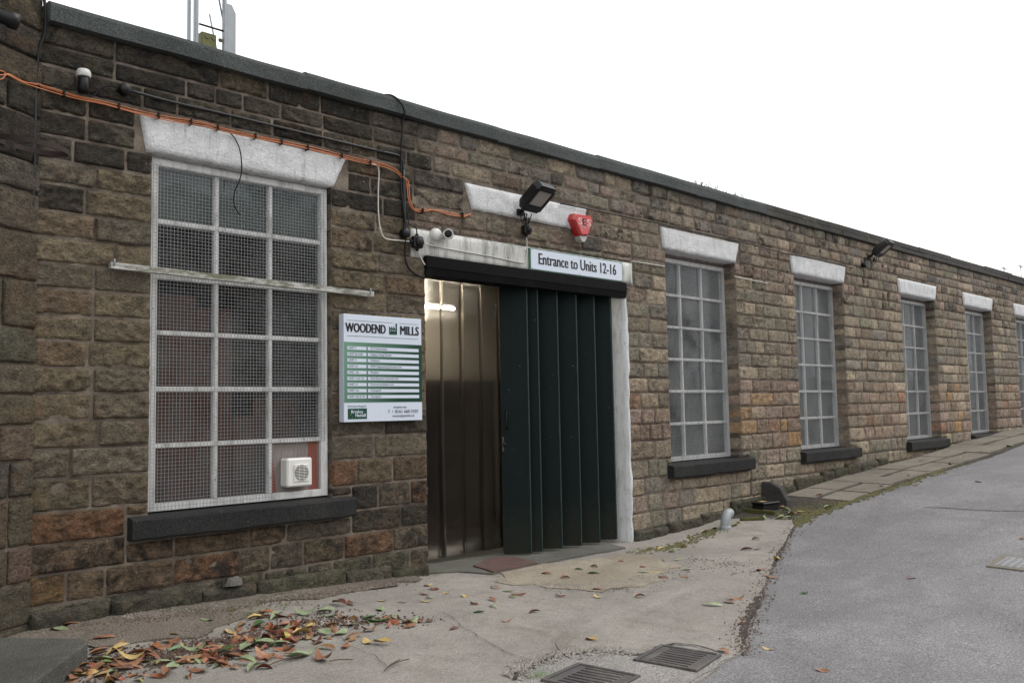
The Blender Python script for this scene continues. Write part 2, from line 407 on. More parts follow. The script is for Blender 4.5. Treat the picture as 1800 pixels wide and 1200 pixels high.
def recalc(me):
    bm = bmesh.new(); bm.from_mesh(me); bmesh.ops.recalc_face_normals(bm, faces=bm.faces); bm.to_mesh(me); bm.free()
def tag(o, label=None, cat=None, group=None, kind=None):
    if label: o['label'] = label
    if cat: o['category'] = cat
    if group: o['group'] = group
    if kind: o['kind'] = kind
    return o
def thing(name, loc, label, cat, group=None):
    o = bpy.data.objects.new(name, None); o.empty_display_size = .1; COL.objects.link(o); o.location = loc
    return tag(o, label, cat, group)
def part(name, mb, m, parent, smooth=False, tint=None, label=None, kind=None):
    # geometry is given in world coordinates; parent chain holds only translations
    o = mb.build(name, m, None, smooth, tint)
    off = Vector((0, 0, 0)); p = parent
    while p is not None: off += Vector(p.location); p = p.parent
    o.parent = parent; o.location = -off
    if label: o['label'] = label
    if kind: o['kind'] = kind
    return o
def text_mesh(body, size, cx, z, y, width=None, height=None, align='CENTER', bold=0., ext=.0006):
    cu = bpy.data.curves.new('lettering', 'FONT'); cu.body = body; cu.size = size; cu.align_x = align; cu.extrude = ext
    cu.resolution_u = 3
    to = bpy.data.objects.new('lettering', cu); COL.objects.link(to)
    dg = bpy.context.evaluated_depsgraph_get(); dg.update()
    me = bpy.data.meshes.new_from_object(to.evaluated_get(dg))
    vs = np.array([v.co[:] for v in me.vertices]); fs = [tuple(p.vertices) for p in me.polygons]
    bpy.data.objects.remove(to); bpy.data.curves.remove(cu); bpy.data.meshes.remove(me)
    x0, x1 = vs[:, 0].min(), vs[:, 0].max()
    sx = width/(x1-x0) if width else 1.
    y0_, y1_ = vs[:, 1].min(), vs[:, 1].max()
    sy = height/(y1_-y0_) if height else 1.
    mb = MB()
    ax = {'CENTER': (x0+x1)/2, 'LEFT': x0, 'RIGHT': x1}[align]
    k = 0
    for dx in ((0,) if not bold else (-bold, 0, bold)):            # heavier strokes: the outline laid down again beside itself
        n0 = len(mb.v); mb.v += [(cx+dx+(v[0]-ax)*sx, y-v[2]-.0003*k, z+v[1]*sy) for v in vs]; mb.f += [tuple(n0+i for i in f_) for f_ in fs]; k += 1
    return mb

# ------------------------------------------------------------------ ground
def grid_sheet(xs, ys, hf, jit=0.):
    mb = MB(); nx, ny = len(xs), len(ys)
    for y in ys:
        for x in xs: mb.v.append((x, y, hf(x, y)))
    for j in range(ny-1):
        for i in range(nx-1):
            mb.f.append((j*nx+i, j*nx+i+1, (j+1)*nx+i+1, (j+1)*nx+i))
    return mb
gx = [-700, -300, -120, -60, -30, 0, 30, 60, 120, 300, 700]; gy = [-700, -300, -120, -60, -30, -10, 8, 30, 60, 120, 300, 700]
def far_h(x, y): return min(max(base(x), -2.), 1.0) - 1.1
tag(grid_sheet(gx, gy, far_h).build('ground', 'soil'), kind='structure')
def lump(x, y, s=1.): return .010*s*noise.noise(Vector((x*1.3, y*1.3, 3.1)))+.004*s*noise.noise(Vector((x*5, y*5, 9.1)))
def road_h(x, y): return g(x, y)+lump(x, y)
rx = list(np.arange(-60, -8, 4.))+list(np.arange(-8, 24, .25))+list(np.arange(24, 121, 4.))
ry = [-60, -40, -30, -22, -16]+list(np.arange(-12, .31, .25))
tag(grid_sheet(rx, ry, road_h).build('road', 'asphalt', smooth=True), kind='structure')

def ground_poly(name, pts, m, dz, parent=None, step=.12, wob=.02, edge=.04, rough=1.):
    """irregular sheet on the ground: polygon of (X, Y) filled with a triangulated grid, edge turned down"""
    # densify outline with wobble
    out_ = []
    n = len(pts)
    for k in range(n):
        a = Vector(pts[k]); b = Vector(pts[(k+1) % n]); L = (b-a).length; m_ = max(1, int(L/step))
        nrm = Vector((-(b-a).y, (b-a).x)).normalized() if L > 1e-6 else Vector((0, 0))
        for j in range(m_):
            p = a.lerp(b, j/m_); wv = wob*(noise.noise(Vector((p.x*4, p.y*4, 1.7)))+.6*noise.noise(Vector((p.x*13, p.y*13, 5.7))))
            out_.append(p+nrm*wv)
    bm = bmesh.new()
    vs = [bm.verts.new((p.x, p.y, 0)) for p in out_]
    fc = bm.faces.new(vs); bmesh.ops.triangulate(bm, faces=[fc])
    # cut by a grid of planes so that the sheet follows the ground
    xs_ = [p.x for p in out_]; ys_ = [p.y for p in out_]
    st = max(step*2, .2)
    for ax, lo, hi in ((0, min(xs_), max(xs_)), (1, min(ys_), max(ys_))):
        c = math.ceil(lo/st)*st
        while c < hi:
            pc = [0, 0, 0]; pc[ax] = c; pn = [0, 0, 0]; pn[ax] = 1
            bmesh.ops.bisect_plane(bm, geom=bm.verts[:]+bm.edges[:]+bm.faces[:], plane_co=pc, plane_no=pn); c += st
    be = [e for e in bm.edges if e.is_boundary]
    ex = bmesh.ops.extrude_edge_only(bm, edges=be)
    low = set(v for v in ex['geom'] if isinstance(v, bmesh.types.BMVert))
    for v in bm.verts:
        x, y = v.co.x, v.co.y
        v.co.z = road_h(x, y)+dz+.5*lump(x+20, y, rough) - (edge+dz if v in low else 0)
    bmesh.ops.recalc_face_normals(bm, faces=bm.faces)
    me = bpy.data.meshes.new(name); bm.to_mesh(me); bm.free(); me.materials.append(MATS[m])
    o = bpy.data.objects.new(name, me); COL.objects.link(o); o.parent = parent
    return o
def GP(*px): return [tuple(G(x, y)[:2]) for x, y in px]
edge_px = [(1190, 1225), (1232, 1196), (1296, 1152), (1303, 1120), (1318, 1085), (1335, 1050), (1352, 1005), (1378, 955), (1393, 928)]
edge_xy = GP(*edge_px)
apron_pts = [(-9, -5.0), (-3, -5.2), (.6, -4.2)] + edge_xy + [tuple(p) for p in GP((1392, 915))] + [(7.6, .05), (6.05, .05), (6.0, .35), (3.15, .35), (3.1, .05), (-2.5, .05), (-9, -3)]
apron = tag(ground_poly('concrete_apron', apron_pts, 'brushed_concrete', .014), kind='structure')
soil = tag(ground_poly('soil_strip', GP((30, 1130), (170, 1150), (330, 1125), (420, 1092), (470, 1068), (600, 1046), (742, 1022))+[(3.08, .05), (-.4, .05)], 'soil', .026, wob=.22), kind='structure')
ochre = ground_poly('concrete_patch', GP((862, 1008), (905, 1030), (960, 1036), (1050, 1042), (1150, 1025), (1195, 1000), (1130, 978), (1040, 985), (945, 994)), 'ochre_concrete', .022, apron, wob=.20)
thr = ground_poly('threshold_slab', GP((742, 1012), (806, 1008), (866, 1012), (945, 996), (1100, 967))+[(5.98, .75), (3.2, .75)], 'dark_slab', .030, apron, wob=.01)
ground_poly('bedding_strip', GP((905, 1200), (930, 1180), (985, 1158), (1060, 1148), (1120, 1158), (1180, 1138), (1215, 1140), (1270, 1158), (1300, 1152), (1240, 1190), (1150, 1240), (900, 1240)), 'patch_concrete', .020, apron, wob=.03)

# ------------------------------------------------------------------ openings of the mill front
WINDOWS = [  # x0, x1 of the stone opening, lintel x0, x1, sill x0, x1, recess
    (.76, 2.22, .66, 2.36, .62, 2.39, .045),
    (6.80, 8.32, 6.71, 8.42, 6.72, 8.50, .15),
    (9.88, 11.38, 9.77, 11.50, 9.85, 11.60, .15),
    (13.56, 15.06, 13.45, 15.18, 13.50, 15.25, .15),
    (16.62, 18.12, 16.51, 18.24, 16.55, 18.20, .15),
    (19.70, 21.20, 19.60, 21.32, 19.62, 21.32, .15)]
SILL_Z0, SILL_Z1, WIN_Z1, LIN_Z1 = .545, .70, 3.20, 3.46
DOOR = (3.19, 6.0, -.15, 2.74)
XEND = 24.0
blocks = []                                             # rectangles the stones stay out of
for (a, b, la, lb, sa, sb, rc) in WINDOWS:
    blocks += [(a, b, SILL_Z1, WIN_Z1), (la-.02, lb+.02, WIN_Z1, LIN_Z1+.01), (sa-.012, sb+.012, SILL_Z0-.01, SILL_Z1+.008)]
blocks += [DOOR, (3.03, 6.17, 2.72, 2.975), (3.66, 5.41, 3.225, 3.485)]

# ------------------------------------------------------------------ mill building
mill = thing('mill_building', (0, 0, 0), 'long single storey brown stone mill with white lintels, mesh windows and a green folding door', 'building')
# wall core (mortar) with the openings left out
xb = sorted({-.05, XEND, DOOR[0]-.004, DOOR[1]+.004} | {v for w_ in WINDOWS for v in (w_[0]-.003, w_[1]+.003)})
zb = sorted({-.6, SILL_Z1-.03, DOOR[3]+.02, WIN_Z1+.03, 3.93})
def hole(x, z):
    for (a, b, *_r) in WINDOWS:
        if a-.003 < x < b+.003 and SILL_Z1-.03 < z < WIN_Z1+.03: return True
    return DOOR[0]-.004 < x < DOOR[1]+.004 and z < DOOR[3]+.02
core = MB(); Y0, Y1 = -.002, .42
def solid(i, k):
    if i < 0 or k < 0 or i >= len(xb)-1 or k >= len(zb)-1: return False
    return not hole((xb[i]+xb[i+1])/2, (zb[k]+zb[k+1])/2)
for i in range(len(xb)-1):
    for k in range(len(zb)-1):
        if not solid(i, k): continue
        a, b, c, d = xb[i], xb[i+1], zb[k], zb[k+1]
        core.quad((a, Y0, c), (b, Y0, c), (b, Y0, d), (a, Y0, d)); core.quad((b, Y1, c), (a, Y1, c), (a, Y1, d), (b, Y1, d))
        if not solid(i-1, k): core.quad((a, Y1, c), (a, Y0, c), (a, Y0, d), (a, Y1, d))
        if not solid(i+1, k): core.quad((b, Y0, c), (b, Y1, c), (b, Y1, d), (b, Y0, d))
        if not solid(i, k-1): core.quad((a, Y1, c), (b, Y1, c), (b, Y0, c), (a, Y0, c))
        if not solid(i, k+1): core.quad((a, Y0, d), (b, Y0, d), (b, Y1, d), (a, Y1, d))
part('wall', core, 'lime_mortar', mill)
# rest of the shell: end walls, back wall, floor, roof deck, lobby partitions
part('end_wall', MB().box(XEND-.4, XEND-.01, .43, 7, -.6, 3.92), 'room_wall', mill)
part('end_wall', MB().box(.0, .35, .43, 7, -.6, 3.92), 'room_wall', mill)
part('rear_wall', MB().box(-.05, XEND, 7.0, 7.4, -.6, 3.92), 'room_wall', mill)
part('roof', MB().box(-.04, XEND, .03, 7.4, 3.925, 3.97), 'felt', mill)
part('floor', MB().box(.36, XEND-.41, .77, 6.99, -.3, -.01), 'lobby_floor', mill)
part('partition', MB().box(2.72, 2.82, .43, 6.99, 0, 3.92), 'room_wall', mill)
part('partition', MB().box(6.45, 6.55, .43, 6.99, 0, 3.92), 'room_wall', mill)
lob = part('lobby_wall', MB().box(2.83, 6.44, 2.6, 2.7, 1.75, 3.9), 'cream_wall', mill)
part('lobby_dado', MB().box(2.83, 6.44, 2.59, 2.7, 0, 1.745), 'dark_wall', mill)

# ---- stones
PAL = dict(khaki=(.158, .132, .094), grey=(.132, .119, .098), warm=(.160, .118, .084), rust=(.185, .100, .062), ochre=(.27, .165, .075),
           soot=(.050, .046, .041), pink=(.205, .150, .118), olive=(.132, .126, .088), buff=(.255, .205, .142))
def pick(x, z, rnd):
    if x < 3.2:
        if z > 2.9: wts = dict(soot=5, grey=4, khaki=1.5, warm=.8)
        elif z > .9: wts = dict(khaki=5, warm=2, grey=3, soot=.5, pink=.5)
        elif z > .2: wts = dict(warm=4, rust=1.2, soot=2.0, khaki=1.5, ochre=.4, grey=2)
        else: wts = dict(olive=3, grey=3)
    else:
        if z > 3.5: wts = dict(khaki=3, grey=2, warm=1.8, olive=1.5, soot=1.8, buff=1.5, pink=1.2)
        elif z > 2.9: wts = dict(khaki=3, buff=1.6, warm=2, soot=.9, pink=1.2, olive=1)
        elif z > 1.6: wts = dict(khaki=5, buff=2, olive=1.5, warm=1.3, grey=1.5)
        elif z > .75: wts = dict(warm=4, pink=2.4, rust=.8, ochre=.5, buff=1.4, khaki=2.6)
        else: wts = dict(buff=3, pink=1.2, grey=2, olive=3, khaki=1.5)
    ks = list(wts); k = rnd.choices(ks, [wts[q] for q in ks])[0]
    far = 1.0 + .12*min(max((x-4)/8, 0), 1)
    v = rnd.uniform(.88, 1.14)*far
    tot = sum(wts.values()); mean = [sum(wts[q]*PAL[q][i] for q in ks)/tot for i in range(3)]
    soot = rnd.uniform(.3, .9) if (x < 3.2 and z > 2.7) else rnd.choice((.0, .1, .3, .85)) if z > 2.75 else rnd.uniform(.5, .9) if (x < 3.2 and z < .7) else rnd.choice((0, .05, .15, .35))
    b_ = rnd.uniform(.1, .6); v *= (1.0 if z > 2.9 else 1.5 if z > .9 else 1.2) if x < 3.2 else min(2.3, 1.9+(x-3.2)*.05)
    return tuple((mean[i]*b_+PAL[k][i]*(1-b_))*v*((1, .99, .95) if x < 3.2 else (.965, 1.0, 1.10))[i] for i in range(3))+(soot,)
def stone_mesh(x0, x1, z0, z1, depth, res, bulge, seed, rough, mb, org, round_=.012, yoff=0., closeback=False):
    """rock-faced block: front grid with chiselled relief, sides running back into the wall"""
    wdt, hgt = x1-x0, z1-z0
    nx = max(2, round(wdt/res)); nz = max(2, round(hgt/res))
    e = round_
    us = [0, e*.35]+[e+(wdt-2*e)*k/nx for k in range(nx+1)]+[wdt-e*.35, wdt]
    vs_ = [0, e*.35]+[e+(hgt-2*e)*k/nz for k in range(nz+1)]+[hgt-e*.35, hgt]
    i0 = len(mb.v); NX, NZ = len(us), len(vs_)
    so_ = seed*3.17
    t1 = (noise.noise(Vector((so_, 1, 1))))*.010; t2 = (noise.noise(Vector((so_, 5, 1))))*.010
    for jz, v in enumerate(vs_):
        for ix, u in enumerate(us):
            X, Z = x0+u, z0+v
            ed = min(u, wdt-u, 1e9); ez = min(v, hgt-v)
            rr = max(e*1.5, .018)
            fe = min(1, ed/rr); fz = min(1, ez/rr)
            prof = (1-(1-fe)**2.4)*(1-(1-fz)**2.4)
            p = Vector((X, Z, so_))
            nz_ = noise.noise(p*7)*.55+noise.noise(p*17)*.62+noise.noise(p*36)*.50+noise.noise(Vector((X*52, Z*80, so_)))*.30
            rid = abs(noise.noise(Vector((X*9, Z*15, so_+4))))
            y = -(bulge*prof*(.72+.55*nz_*rough) - .012*rough*prof*(rid-.2)*1.3) - (t1*(u/wdt-.5)*2+t2*(v/hgt-.5)*2)*prof + .009*(1-prof)
            # ragged arrises
            k = .0038*(1-prof)
            X += k*noise.noise(Vector((X*15, Z*15, so_+20)))*1.6; Z += k*noise.noise(Vector((X*15, Z*15, so_+30)))*1.6
            if ix in (0, NX-1) or jz in (0, NZ-1):
                # rounded corners
                cx = min(u, wdt-u)/.05; cz = min(v, hgt-v)/.05
                if cx < 1 and cz < 1:
                    s = .006*(1-cx)*(1-cz); X += s if u < wdt/2 else -s; Z += s if v < hgt/2 else -s
            mb.v.append((X-org[0], y+yoff-org[1], Z-org[2]))
    idx = lambda i, j: i0+j*NX+i
    for j in range(NZ-1):
        for i in range(NX-1): mb.f.append((idx(i, j), idx(i+1, j), idx(i+1, j+1), idx(i, j+1)))
    ring = [idx(i, 0) for i in range(NX)]+[idx(NX-1, j) for j in range(1, NZ)]+[idx(i, NZ-1) for i in range(NX-2, -1, -1)]+[idx(0, j) for j in range(NZ-2, 0, -1)]
    b0 = len(mb.v)
    for q in ring:
        p = mb.v[q]; mb.v.append((p[0], depth-org[1], p[2]))
    n = len(ring)
    for k in range(n): mb.f.append((ring[(k+1) % n], ring[k], b0+k, b0+(k+1) % n))
    if closeback: mb.f.append(tuple(range(b0, b0+n)))
# course joints read off the photograph beside the first window
jz = [W(75, y)[2] for y in (77, 112, 152, 193, 235, 278, 320, 368, 414)]+[W(57, y)[2] for y in (458, 503, 551, 597, 645, 691, 741, 790, 843, 902, 960, 1013)]
jz = [3.945]+[z for z in jz if z < 3.88]
jz += [jz[-1]-.19*k for k in (1, 2, 3)]
stones = []
rnd = random.Random(11)
for ci in range(len(jz)-1):
    z1, z0 = jz[ci], jz[ci+1]
    if z1 < -.3: break
    cuts = {.0, XEND}
    for (a, b, c, d) in blocks:
        if c < z1-.012 and d > z0+.012: cuts |= {a, b}
    cuts = sorted(c for c in cuts if -.01 <= c <= XEND)
    for a, b in zip(cuts[:-1], cuts[1:]):
        if b-a < .03: continue
        mid = (a+b)/2; free = [(z0, z1)]
        for (p, q, c, d) in blocks:
            if p < mid < q:
                nf = []
                for (f0, f1) in free:
                    if d <= f0+.004 or c >= f1-.004: nf.append((f0, f1)); continue
                    if c > f0+.03: nf.append((f0, c))
                    if d < f1-.03: nf.append((d, f1))
                free = nf
        for (f0, f1) in free:
            x = a
            while x < b-.02:
                top = z0 > 3.45
                if a < 3.1: L = rnd.choice((.24, .33, .40, .46, .55, .62, .70)) if x < 1 else rnd.choice((.22, .28, .34, .40, .50))
                elif z0 > 3.0: L = rnd.choice((.18, .22, .27, .31, .36))
                else: L = rnd.choice((.20, .26, .30, .36, .44, .52))
                L *= rnd.uniform(.9, 1.1)
                if b-(x+L) < .16: L = b-x if b-x < .62 else (b-x)/2
                stones.append((x, min(x+L, b), f0, f1, ci, x <= a+.001, x+L >= b-.001)); x += L
def is_opening_edge(x, z):
    for (a, b, *_r) in WINDOWS:
        if SILL_Z1 < z < WIN_Z1 and (abs(x-a) < .002 or abs(x-b) < .002): return True
    return z < DOOR[3] and (abs(x-DOOR[0]) < .002 or abs(x-DOOR[1]) < .002)
cand = []
for s_ in stones:
    x0, x1, z0, z1 = s_[:4]
    if z1 < base((x0+x1)/2)-.1: continue
    P = [proj((x, 0, z)) for x, z in ((x0, z0), (x1, z0), (x1, z1), (x0, z1))]
    px = [p[0] for p in P]; py = [p[1] for p in P]
    vis = max(0, min(max(px), 1800)-max(min(px), 0)); vh = max(0, min(max(py), 1200)-max(min(py), 0))
    cand.append((vis*vh, s_))
cand.sort(key=lambda t: -t[0])
far_mb = MB(); far_tint = []
NSEP = 292
for k, (area, (x0, x1, z0, z1, ci, fl, fr)) in enumerate(cand):
    near = k < NSEP
    res = .016 if x1 < 4.5 else (.024 if x1 < 10 else .045)
    jx = .0045 if x1 < 3.2 else .0050
    oL = is_opening_edge(x0, (z0+z1)/2); oR = is_opening_edge(x1, (z0+z1)/2)
    a = x0+(0 if oL else jx*rnd.uniform(.6, 1.5)); b = x1-(0 if oR else jx*rnd.uniform(.6, 1.5))
    c = z0+.0045*rnd.uniform(.4, 1.7); d = z1-.0045*rnd.uniform(.4, 1.7)
    if b-a < .03 or d-c < .025: continue
    depth = .17 if (oL or oR) else .06
    top = z0 > 3.4 and x0 > 2.6
    bul = rnd.uniform(.016, .030) if not top else rnd.uniform(.018, .030)
    rgh = rnd.uniform(.7, 1.5) if not top else rnd.uniform(.3, .7)
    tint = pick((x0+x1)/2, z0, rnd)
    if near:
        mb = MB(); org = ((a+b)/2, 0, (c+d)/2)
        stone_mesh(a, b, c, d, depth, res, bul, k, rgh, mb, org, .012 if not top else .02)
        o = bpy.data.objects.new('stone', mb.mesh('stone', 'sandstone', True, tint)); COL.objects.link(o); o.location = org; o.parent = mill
    else:
        n0 = len(far_mb.v); stone_mesh(a, b, c, d, depth, res, bul, k, rgh, far_mb, (0, 0, 0), .012 if not top else .02)
        far_tint += [tint]*(len(far_mb.v)-n0)
o = bpy.data.objects.new('distant_stones', far_mb.mesh('distant_stones', 'sandstone', True, np.array(far_tint))); COL.objects.link(o); o.parent = mill; o['kind'] = 'stuff'

# footing course that sticks out along the ground
x = .02
while x < 12.6:
    L = rnd.uniform(.32, .85); x1 = x+L
    if x < 3.1 and x1 > 3.1: x1 = 3.17
    if x1 > 6.03 and x < 3.18 or 3.12 <= x < 6.04: x = 6.04; continue
    zt = base((x+x1)/2)+rnd.uniform(.085, .125)+(.04 if x > 7.8 else 0)
    mb = MB(); org = ((x+x1)/2, 0, zt-.1)
    stone_mesh(x+.006, x1-.006, zt-.32, zt, .02, .03, .03, x*7, 1.2, mb, org, .025, -.055)
    v = rnd.uniform(.8, 1.1); pb = MB
    o = bpy.data.objects.new('footing_stone', mb.mesh('footing_stone', 'sandstone', True, tuple(list(q*v for q in rnd.choice(((.125, .120, .084), (.135, .124, .096), (.115, .115, .078))))+[.5]))); COL.objects.link(o); o.location = org; o.parent = mill
    x = x1

# ---- lintels and sills
def rough_block(mb, P, y0, y1, res=.03, amp=.007, seed=0.):
    """four-sided front (x,z corners: bl, br, tr, tl) with uneven face between depths y0 (front) and y1"""
    bl, br, tr, tl = [Vector((p[0], 0, p[1])) for p in P]
    nx = max(3, int((br-bl).length/res)); nz = max(3, int((tl-bl).length/res)); i0 = len(mb.v)
    for j in range(nz+1):
        for i in range(nx+1):
            u, v = i/nx, j/nz
            p = (bl.lerp(br, u)).lerp(tl.lerp(tr, u), v)
            q = Vector((p.x*9, p.z*9, seed)); ed = i in (0, nx) or j in (0, nz)
            y = y0+(.010 if ed else 0)-amp*(noise.noise(q)+.7*noise.noise(q*2.6)+.5*noise.noise(q*6))
            if j == 0: p.z += .012*noise.noise(q*2.2+Vector((9, 0, 0)))
            mb.v.append((p.x, y, p.z))
    N = nx+1; idx = lambda i, j: i0+j*N+i
    for j in range(nz):
        for i in range(nx): mb.f.append((idx(i, j), idx(i+1, j), idx(i+1, j+1), idx(i, j+1)))
    ring = [idx(i, 0) for i in range(N)]+[idx(nx, j) for j in range(1, nz+1)]+[idx(i, nz) for i in range(nx-1, -1, -1)]+[idx(0, j) for j in range(nz-1, 0, -1)]
    b0 = len(mb.v); n = len(ring)
    for q in ring: mb.v.append((mb.v[q][0], y1, mb.v[q][2]))
    for k in range(n): mb.f.append((ring[(k+1) % n], ring[k], b0+k, b0+(k+1) % n))
    return mb
def sill_block(mb, x0, x1, z0, z1, yf, yb, seed):
    n = max(8, int((x1-x0)/.06)); prof = [(yb, z0), (yf+.012, z0), (yf, z0+.016), (yf, z1-.022), (yf+.014, z1-.008), (yb, z1+.012)]
    i0 = len(mb.v)
    for k in range(n+1):
        x = x0+(x1-x0)*k/n
        for (y, z) in prof:
            q = Vector((x*6, z*9, seed+y*5)); w_ = 1 if y < yb else 0
            mb.v.append((x, y+.006*noise.noise(q)*w_, z+.009*noise.noise(q+Vector((4, 0, 0)))*(1 if z < z0+.02 else .35)))
    m_ = len(prof)
    for k in range(n):
        for j in range(m_): mb.f.append((i0+k*m_+j, i0+k*m_+(j+1) % m_, i0+(k+1)*m_+(j+1) % m_, i0+(k+1)*m_+j))
    mb.f.append(tuple(i0+j for j in range(m_))); mb.f.append(tuple(i0+n*m_+j for j in reversed(range(m_))))
    return mb

# ---- windows
def wires(mb, x0, x1, z0, z1, y, pitch=.0254, r=.0011, skip=None, rr=None):
    n = int((x1-x0)/pitch); m_ = int((z1-z0)/pitch)
    def bar(ax, c, a, b, yy):
        if ax == 'z': mb.box(c-r, c+r, yy-r, yy+r, a, b)
        else: mb.box(a, b, yy-r, yy+r, c-r, c+r)
    for k in range(n+1):
        x = x0+(x1-x0)*k/n
        if skip and skip[0]-.01 < x < skip[1]+.01: bar('z', x, skip[3], z1, y)
        else: bar('z', x, z0, z1, y)
    for k in range(m_+1):
        z = z0+(z1-z0)*k/m_
        if skip and skip[2]-.01 < z < skip[3]-.005: bar('x', z, x0, skip[0], y-.0024)
        else: bar('x', z, x0, x1, y-.0024)
for wi, (a, b, la, lb, sa, sb, rc) in enumerate(WINDOWS):
    win = bpy.data.objects.new('window', None); COL.objects.link(win); win.parent = mill; win.location = ((a+b)/2, rc, SILL_Z1)
    lw = MB()
    rough_block(lw, [(la+.055, WIN_Z1+.005), (lb-.10 if wi else lb-.13, WIN_Z1-.005), (lb-.005, LIN_Z1-.005), (la+.005, LIN_Z1)], -.030, .40, seed=wi*3.3)
    part('lintel', lw, 'white_painted_stone', win, True)
    part('sill', sill_block(MB(), sa, sb, SILL_Z0, SILL_Z1, -.095, rc+.07, wi*2.1), 'sill_stone', win, False)
    f = .060; y0, y1 = rc, rc+.075
    fx0, fx1, fz0, fz1 = a+.006, b-.006, SILL_Z1+.016, WIN_Z1-.012
    if wi: fz1 -= .04
    gx0, gx1, gz0, gz1 = fx0+f, fx1-f, fz0+f*.9, fz1-f*.9
    part('frame', MB().bbox(fx0, gx0, y0, y1, fz0, fz1).bbox(gx1, fx1, y0, y1, fz0, fz1).bbox(gx0, gx1, y0, y1, fz0, gz0).bbox(gx0, gx1, y0, y1, gz1, fz1), 'white_frame', win)
    part('head_board', MB().box(a-.008, b+.008, rc+.02, rc+.06, fz1+.001, WIN_Z1+.03), 'white_frame' if wi == 0 else 'weathered_ply', win)
    bw = .034
    cols = [gx0+(gx1-gx0)*k/3 for k in range(4)]; rows = [gz0+(gz1-gz0)*k/6 for k in range(7)]
    for c in cols[1:3]: part('glazing_bar', MB().bbox(c-bw/2, c+bw/2, y0+.012, y1-.005, gz0+.001, gz1-.001), 'white_frame', win)
    for r_ in rows[1:6]: part('glazing_bar', MB().bbox(gx0+.001, gx1-.001, y0+.008, y1-.009, r_-bw/2, r_+bw/2), 'white_frame', win)
    for i in range(3):
        for j in range(6):
            if wi == 0 and i == 2 and j == 0:
                px0, px1, pz0, pz1 = cols[2]+bw/2, gx1, gz0, rows[1]-bw/2
                bd = part('infill_board', MB().box(px0, px1, y0+.034, y0+.05, pz0, pz1), 'weathered_ply', win, label='weathered plywood board streaked with red oxide paint')
                part('paint_patch', MB().prism([(px1-.10, y0+.033, pz1), (px1-.105, y0+.033, pz0+.2), (px1-.09, y0+.033, pz0), (px1-.012, y0+.033, pz0), (px1-.02, y0+.033, pz1)], (0, .0006, 0)), 'oxide_paint', win)
                part('paint_patch', MB().prism([(px0+.002, y0+.033, pz0), (px0+.045, y0+.033, pz0+.0), (px0+.035, y0+.033, pz0+.10), (px0+.012, y0+.033, pz0+.26), (px0+.002, y0+.033, pz0+.3)], (0, .0006, 0)), 'oxide_paint', win)
                continue
            tl_ = .0025*rnd.uniform(-1, 1)
            pm = MB(); yy = y0+.045
            P = [(cols[i]+.004, yy-tl_, rows[j]+.004), (cols[i+1]-.004, yy+tl_, rows[j]+.004), (cols[i+1]-.004, yy+tl_*.5, rows[j+1]-.004), (cols[i]+.004, yy-tl_*.5, rows[j+1]-.004)]
            pm.prism(P, (0, .004, 0)); part('pane', pm, 'window_glass' if wi == 0 else 'lifted_glass', win)
    wm = MB()
    skip = (cols[2]+.02, fx1, fz0, rows[1]-.012) if wi == 0 else None
    wires(wm, fx0+.02, fx1-.02 if wi else fx1-.035, fz0+.004, fz1-.05, y0-.006, skip=skip)
    part('wire_mesh', wm, 'mesh_wire', win, kind='stuff')
    # blinds
    if wi == 0:
        part('blind', MB().box(a+.03, b-.03, rc+.13, rc+.135, rows[5]+.02, WIN_Z1+.02), 'blind_grey', win)
    elif wi in (1, 2):
        n = 12
        for k in range(n):
            xx = a+.06+(b-a-.12)*(k+.5)/n; an = math.radians(28+rnd.uniform(-5, 5))
            if wi == 1 and k in (0, 1): an = math.radians(78)
            dx, dy = .058*math.cos(an), .058*math.sin(an)
            part('blind_slat', MB().prism([(xx-dx, rc+.19-dy, .74), (xx+dx, rc+.19+dy, .74), (xx+dx, rc+.19+dy, 3.15), (xx-dx, rc+.19-dy, 3.15)], (.001, .002, 0)), 'blind_cloth', win)
    else:
        vb = MB()
        for k in range(80):
            z = .76+k*.030; vb.hexa([(p, rc+.15+q, z+s_) for s_ in (0, .0015) for p, q in ((a+.05, 0), (b-.05, 0))] and [(p, rc+.15+q*.026, z+s_+q*.011) for s_ in (0, .0015) for q in (0, 1) for p in (a+.05, b-.05)])
        part('blind', vb, 'blind_cloth', win, kind='stuff')

# red-brown boards leaning inside the first window
cr = thing('stacked_boards', (1.4, .5, 0), 'red brown boards leaning inside behind the left end mesh window', 'boards')
for k, (xa, xb_, h) in enumerate(((.78, 1.30, 2.28), (1.33, 1.62, 2.2), (1.66, 1.84, 1.35), (1.87, 2.3, 1.5))):
    part('board', MB().box(xa, xb_, .45+.05*k, .48+.05*k, -.01, h), 'brick_red', cr)

# ---- coping
x = .06; k = 0
for x1 in (1.95, 4.05, 5.55, 7.4, 9.06):
    zt = 4.075+rnd.uniform(-.006, .008)
    n = 14; mb = MB(); i0 = 0
    for q in range(n+1):
        xx = x+(x1-x+.012)*q/n; dz = .010*noise.noise(Vector((xx*1.6, 2, 0)))
        for (y, z) in ((.36, 3.975), (-.012, 3.925), (-.075, 3.93), (-.078, 4.03), (-.066, zt-.012), (-.04, zt), (.36, zt+.02)):
            mb.v.append((xx, y+.004*noise.noise(Vector((xx*3, z*3, 7))), z+dz+(k % 2)*.009))
    for q in range(n):
        for j in range(7): mb.f.append((q*7+j, q*7+(j+1) % 7, (q+1)*7+(j+1) % 7, (q+1)*7+j))
    mb.f.append(tuple(range(7))); mb.f.append(tuple(n*7+j for j in reversed(range(7))))
    part('coping_felt', mb, 'felt', mill); x = x1+.004; k += 1
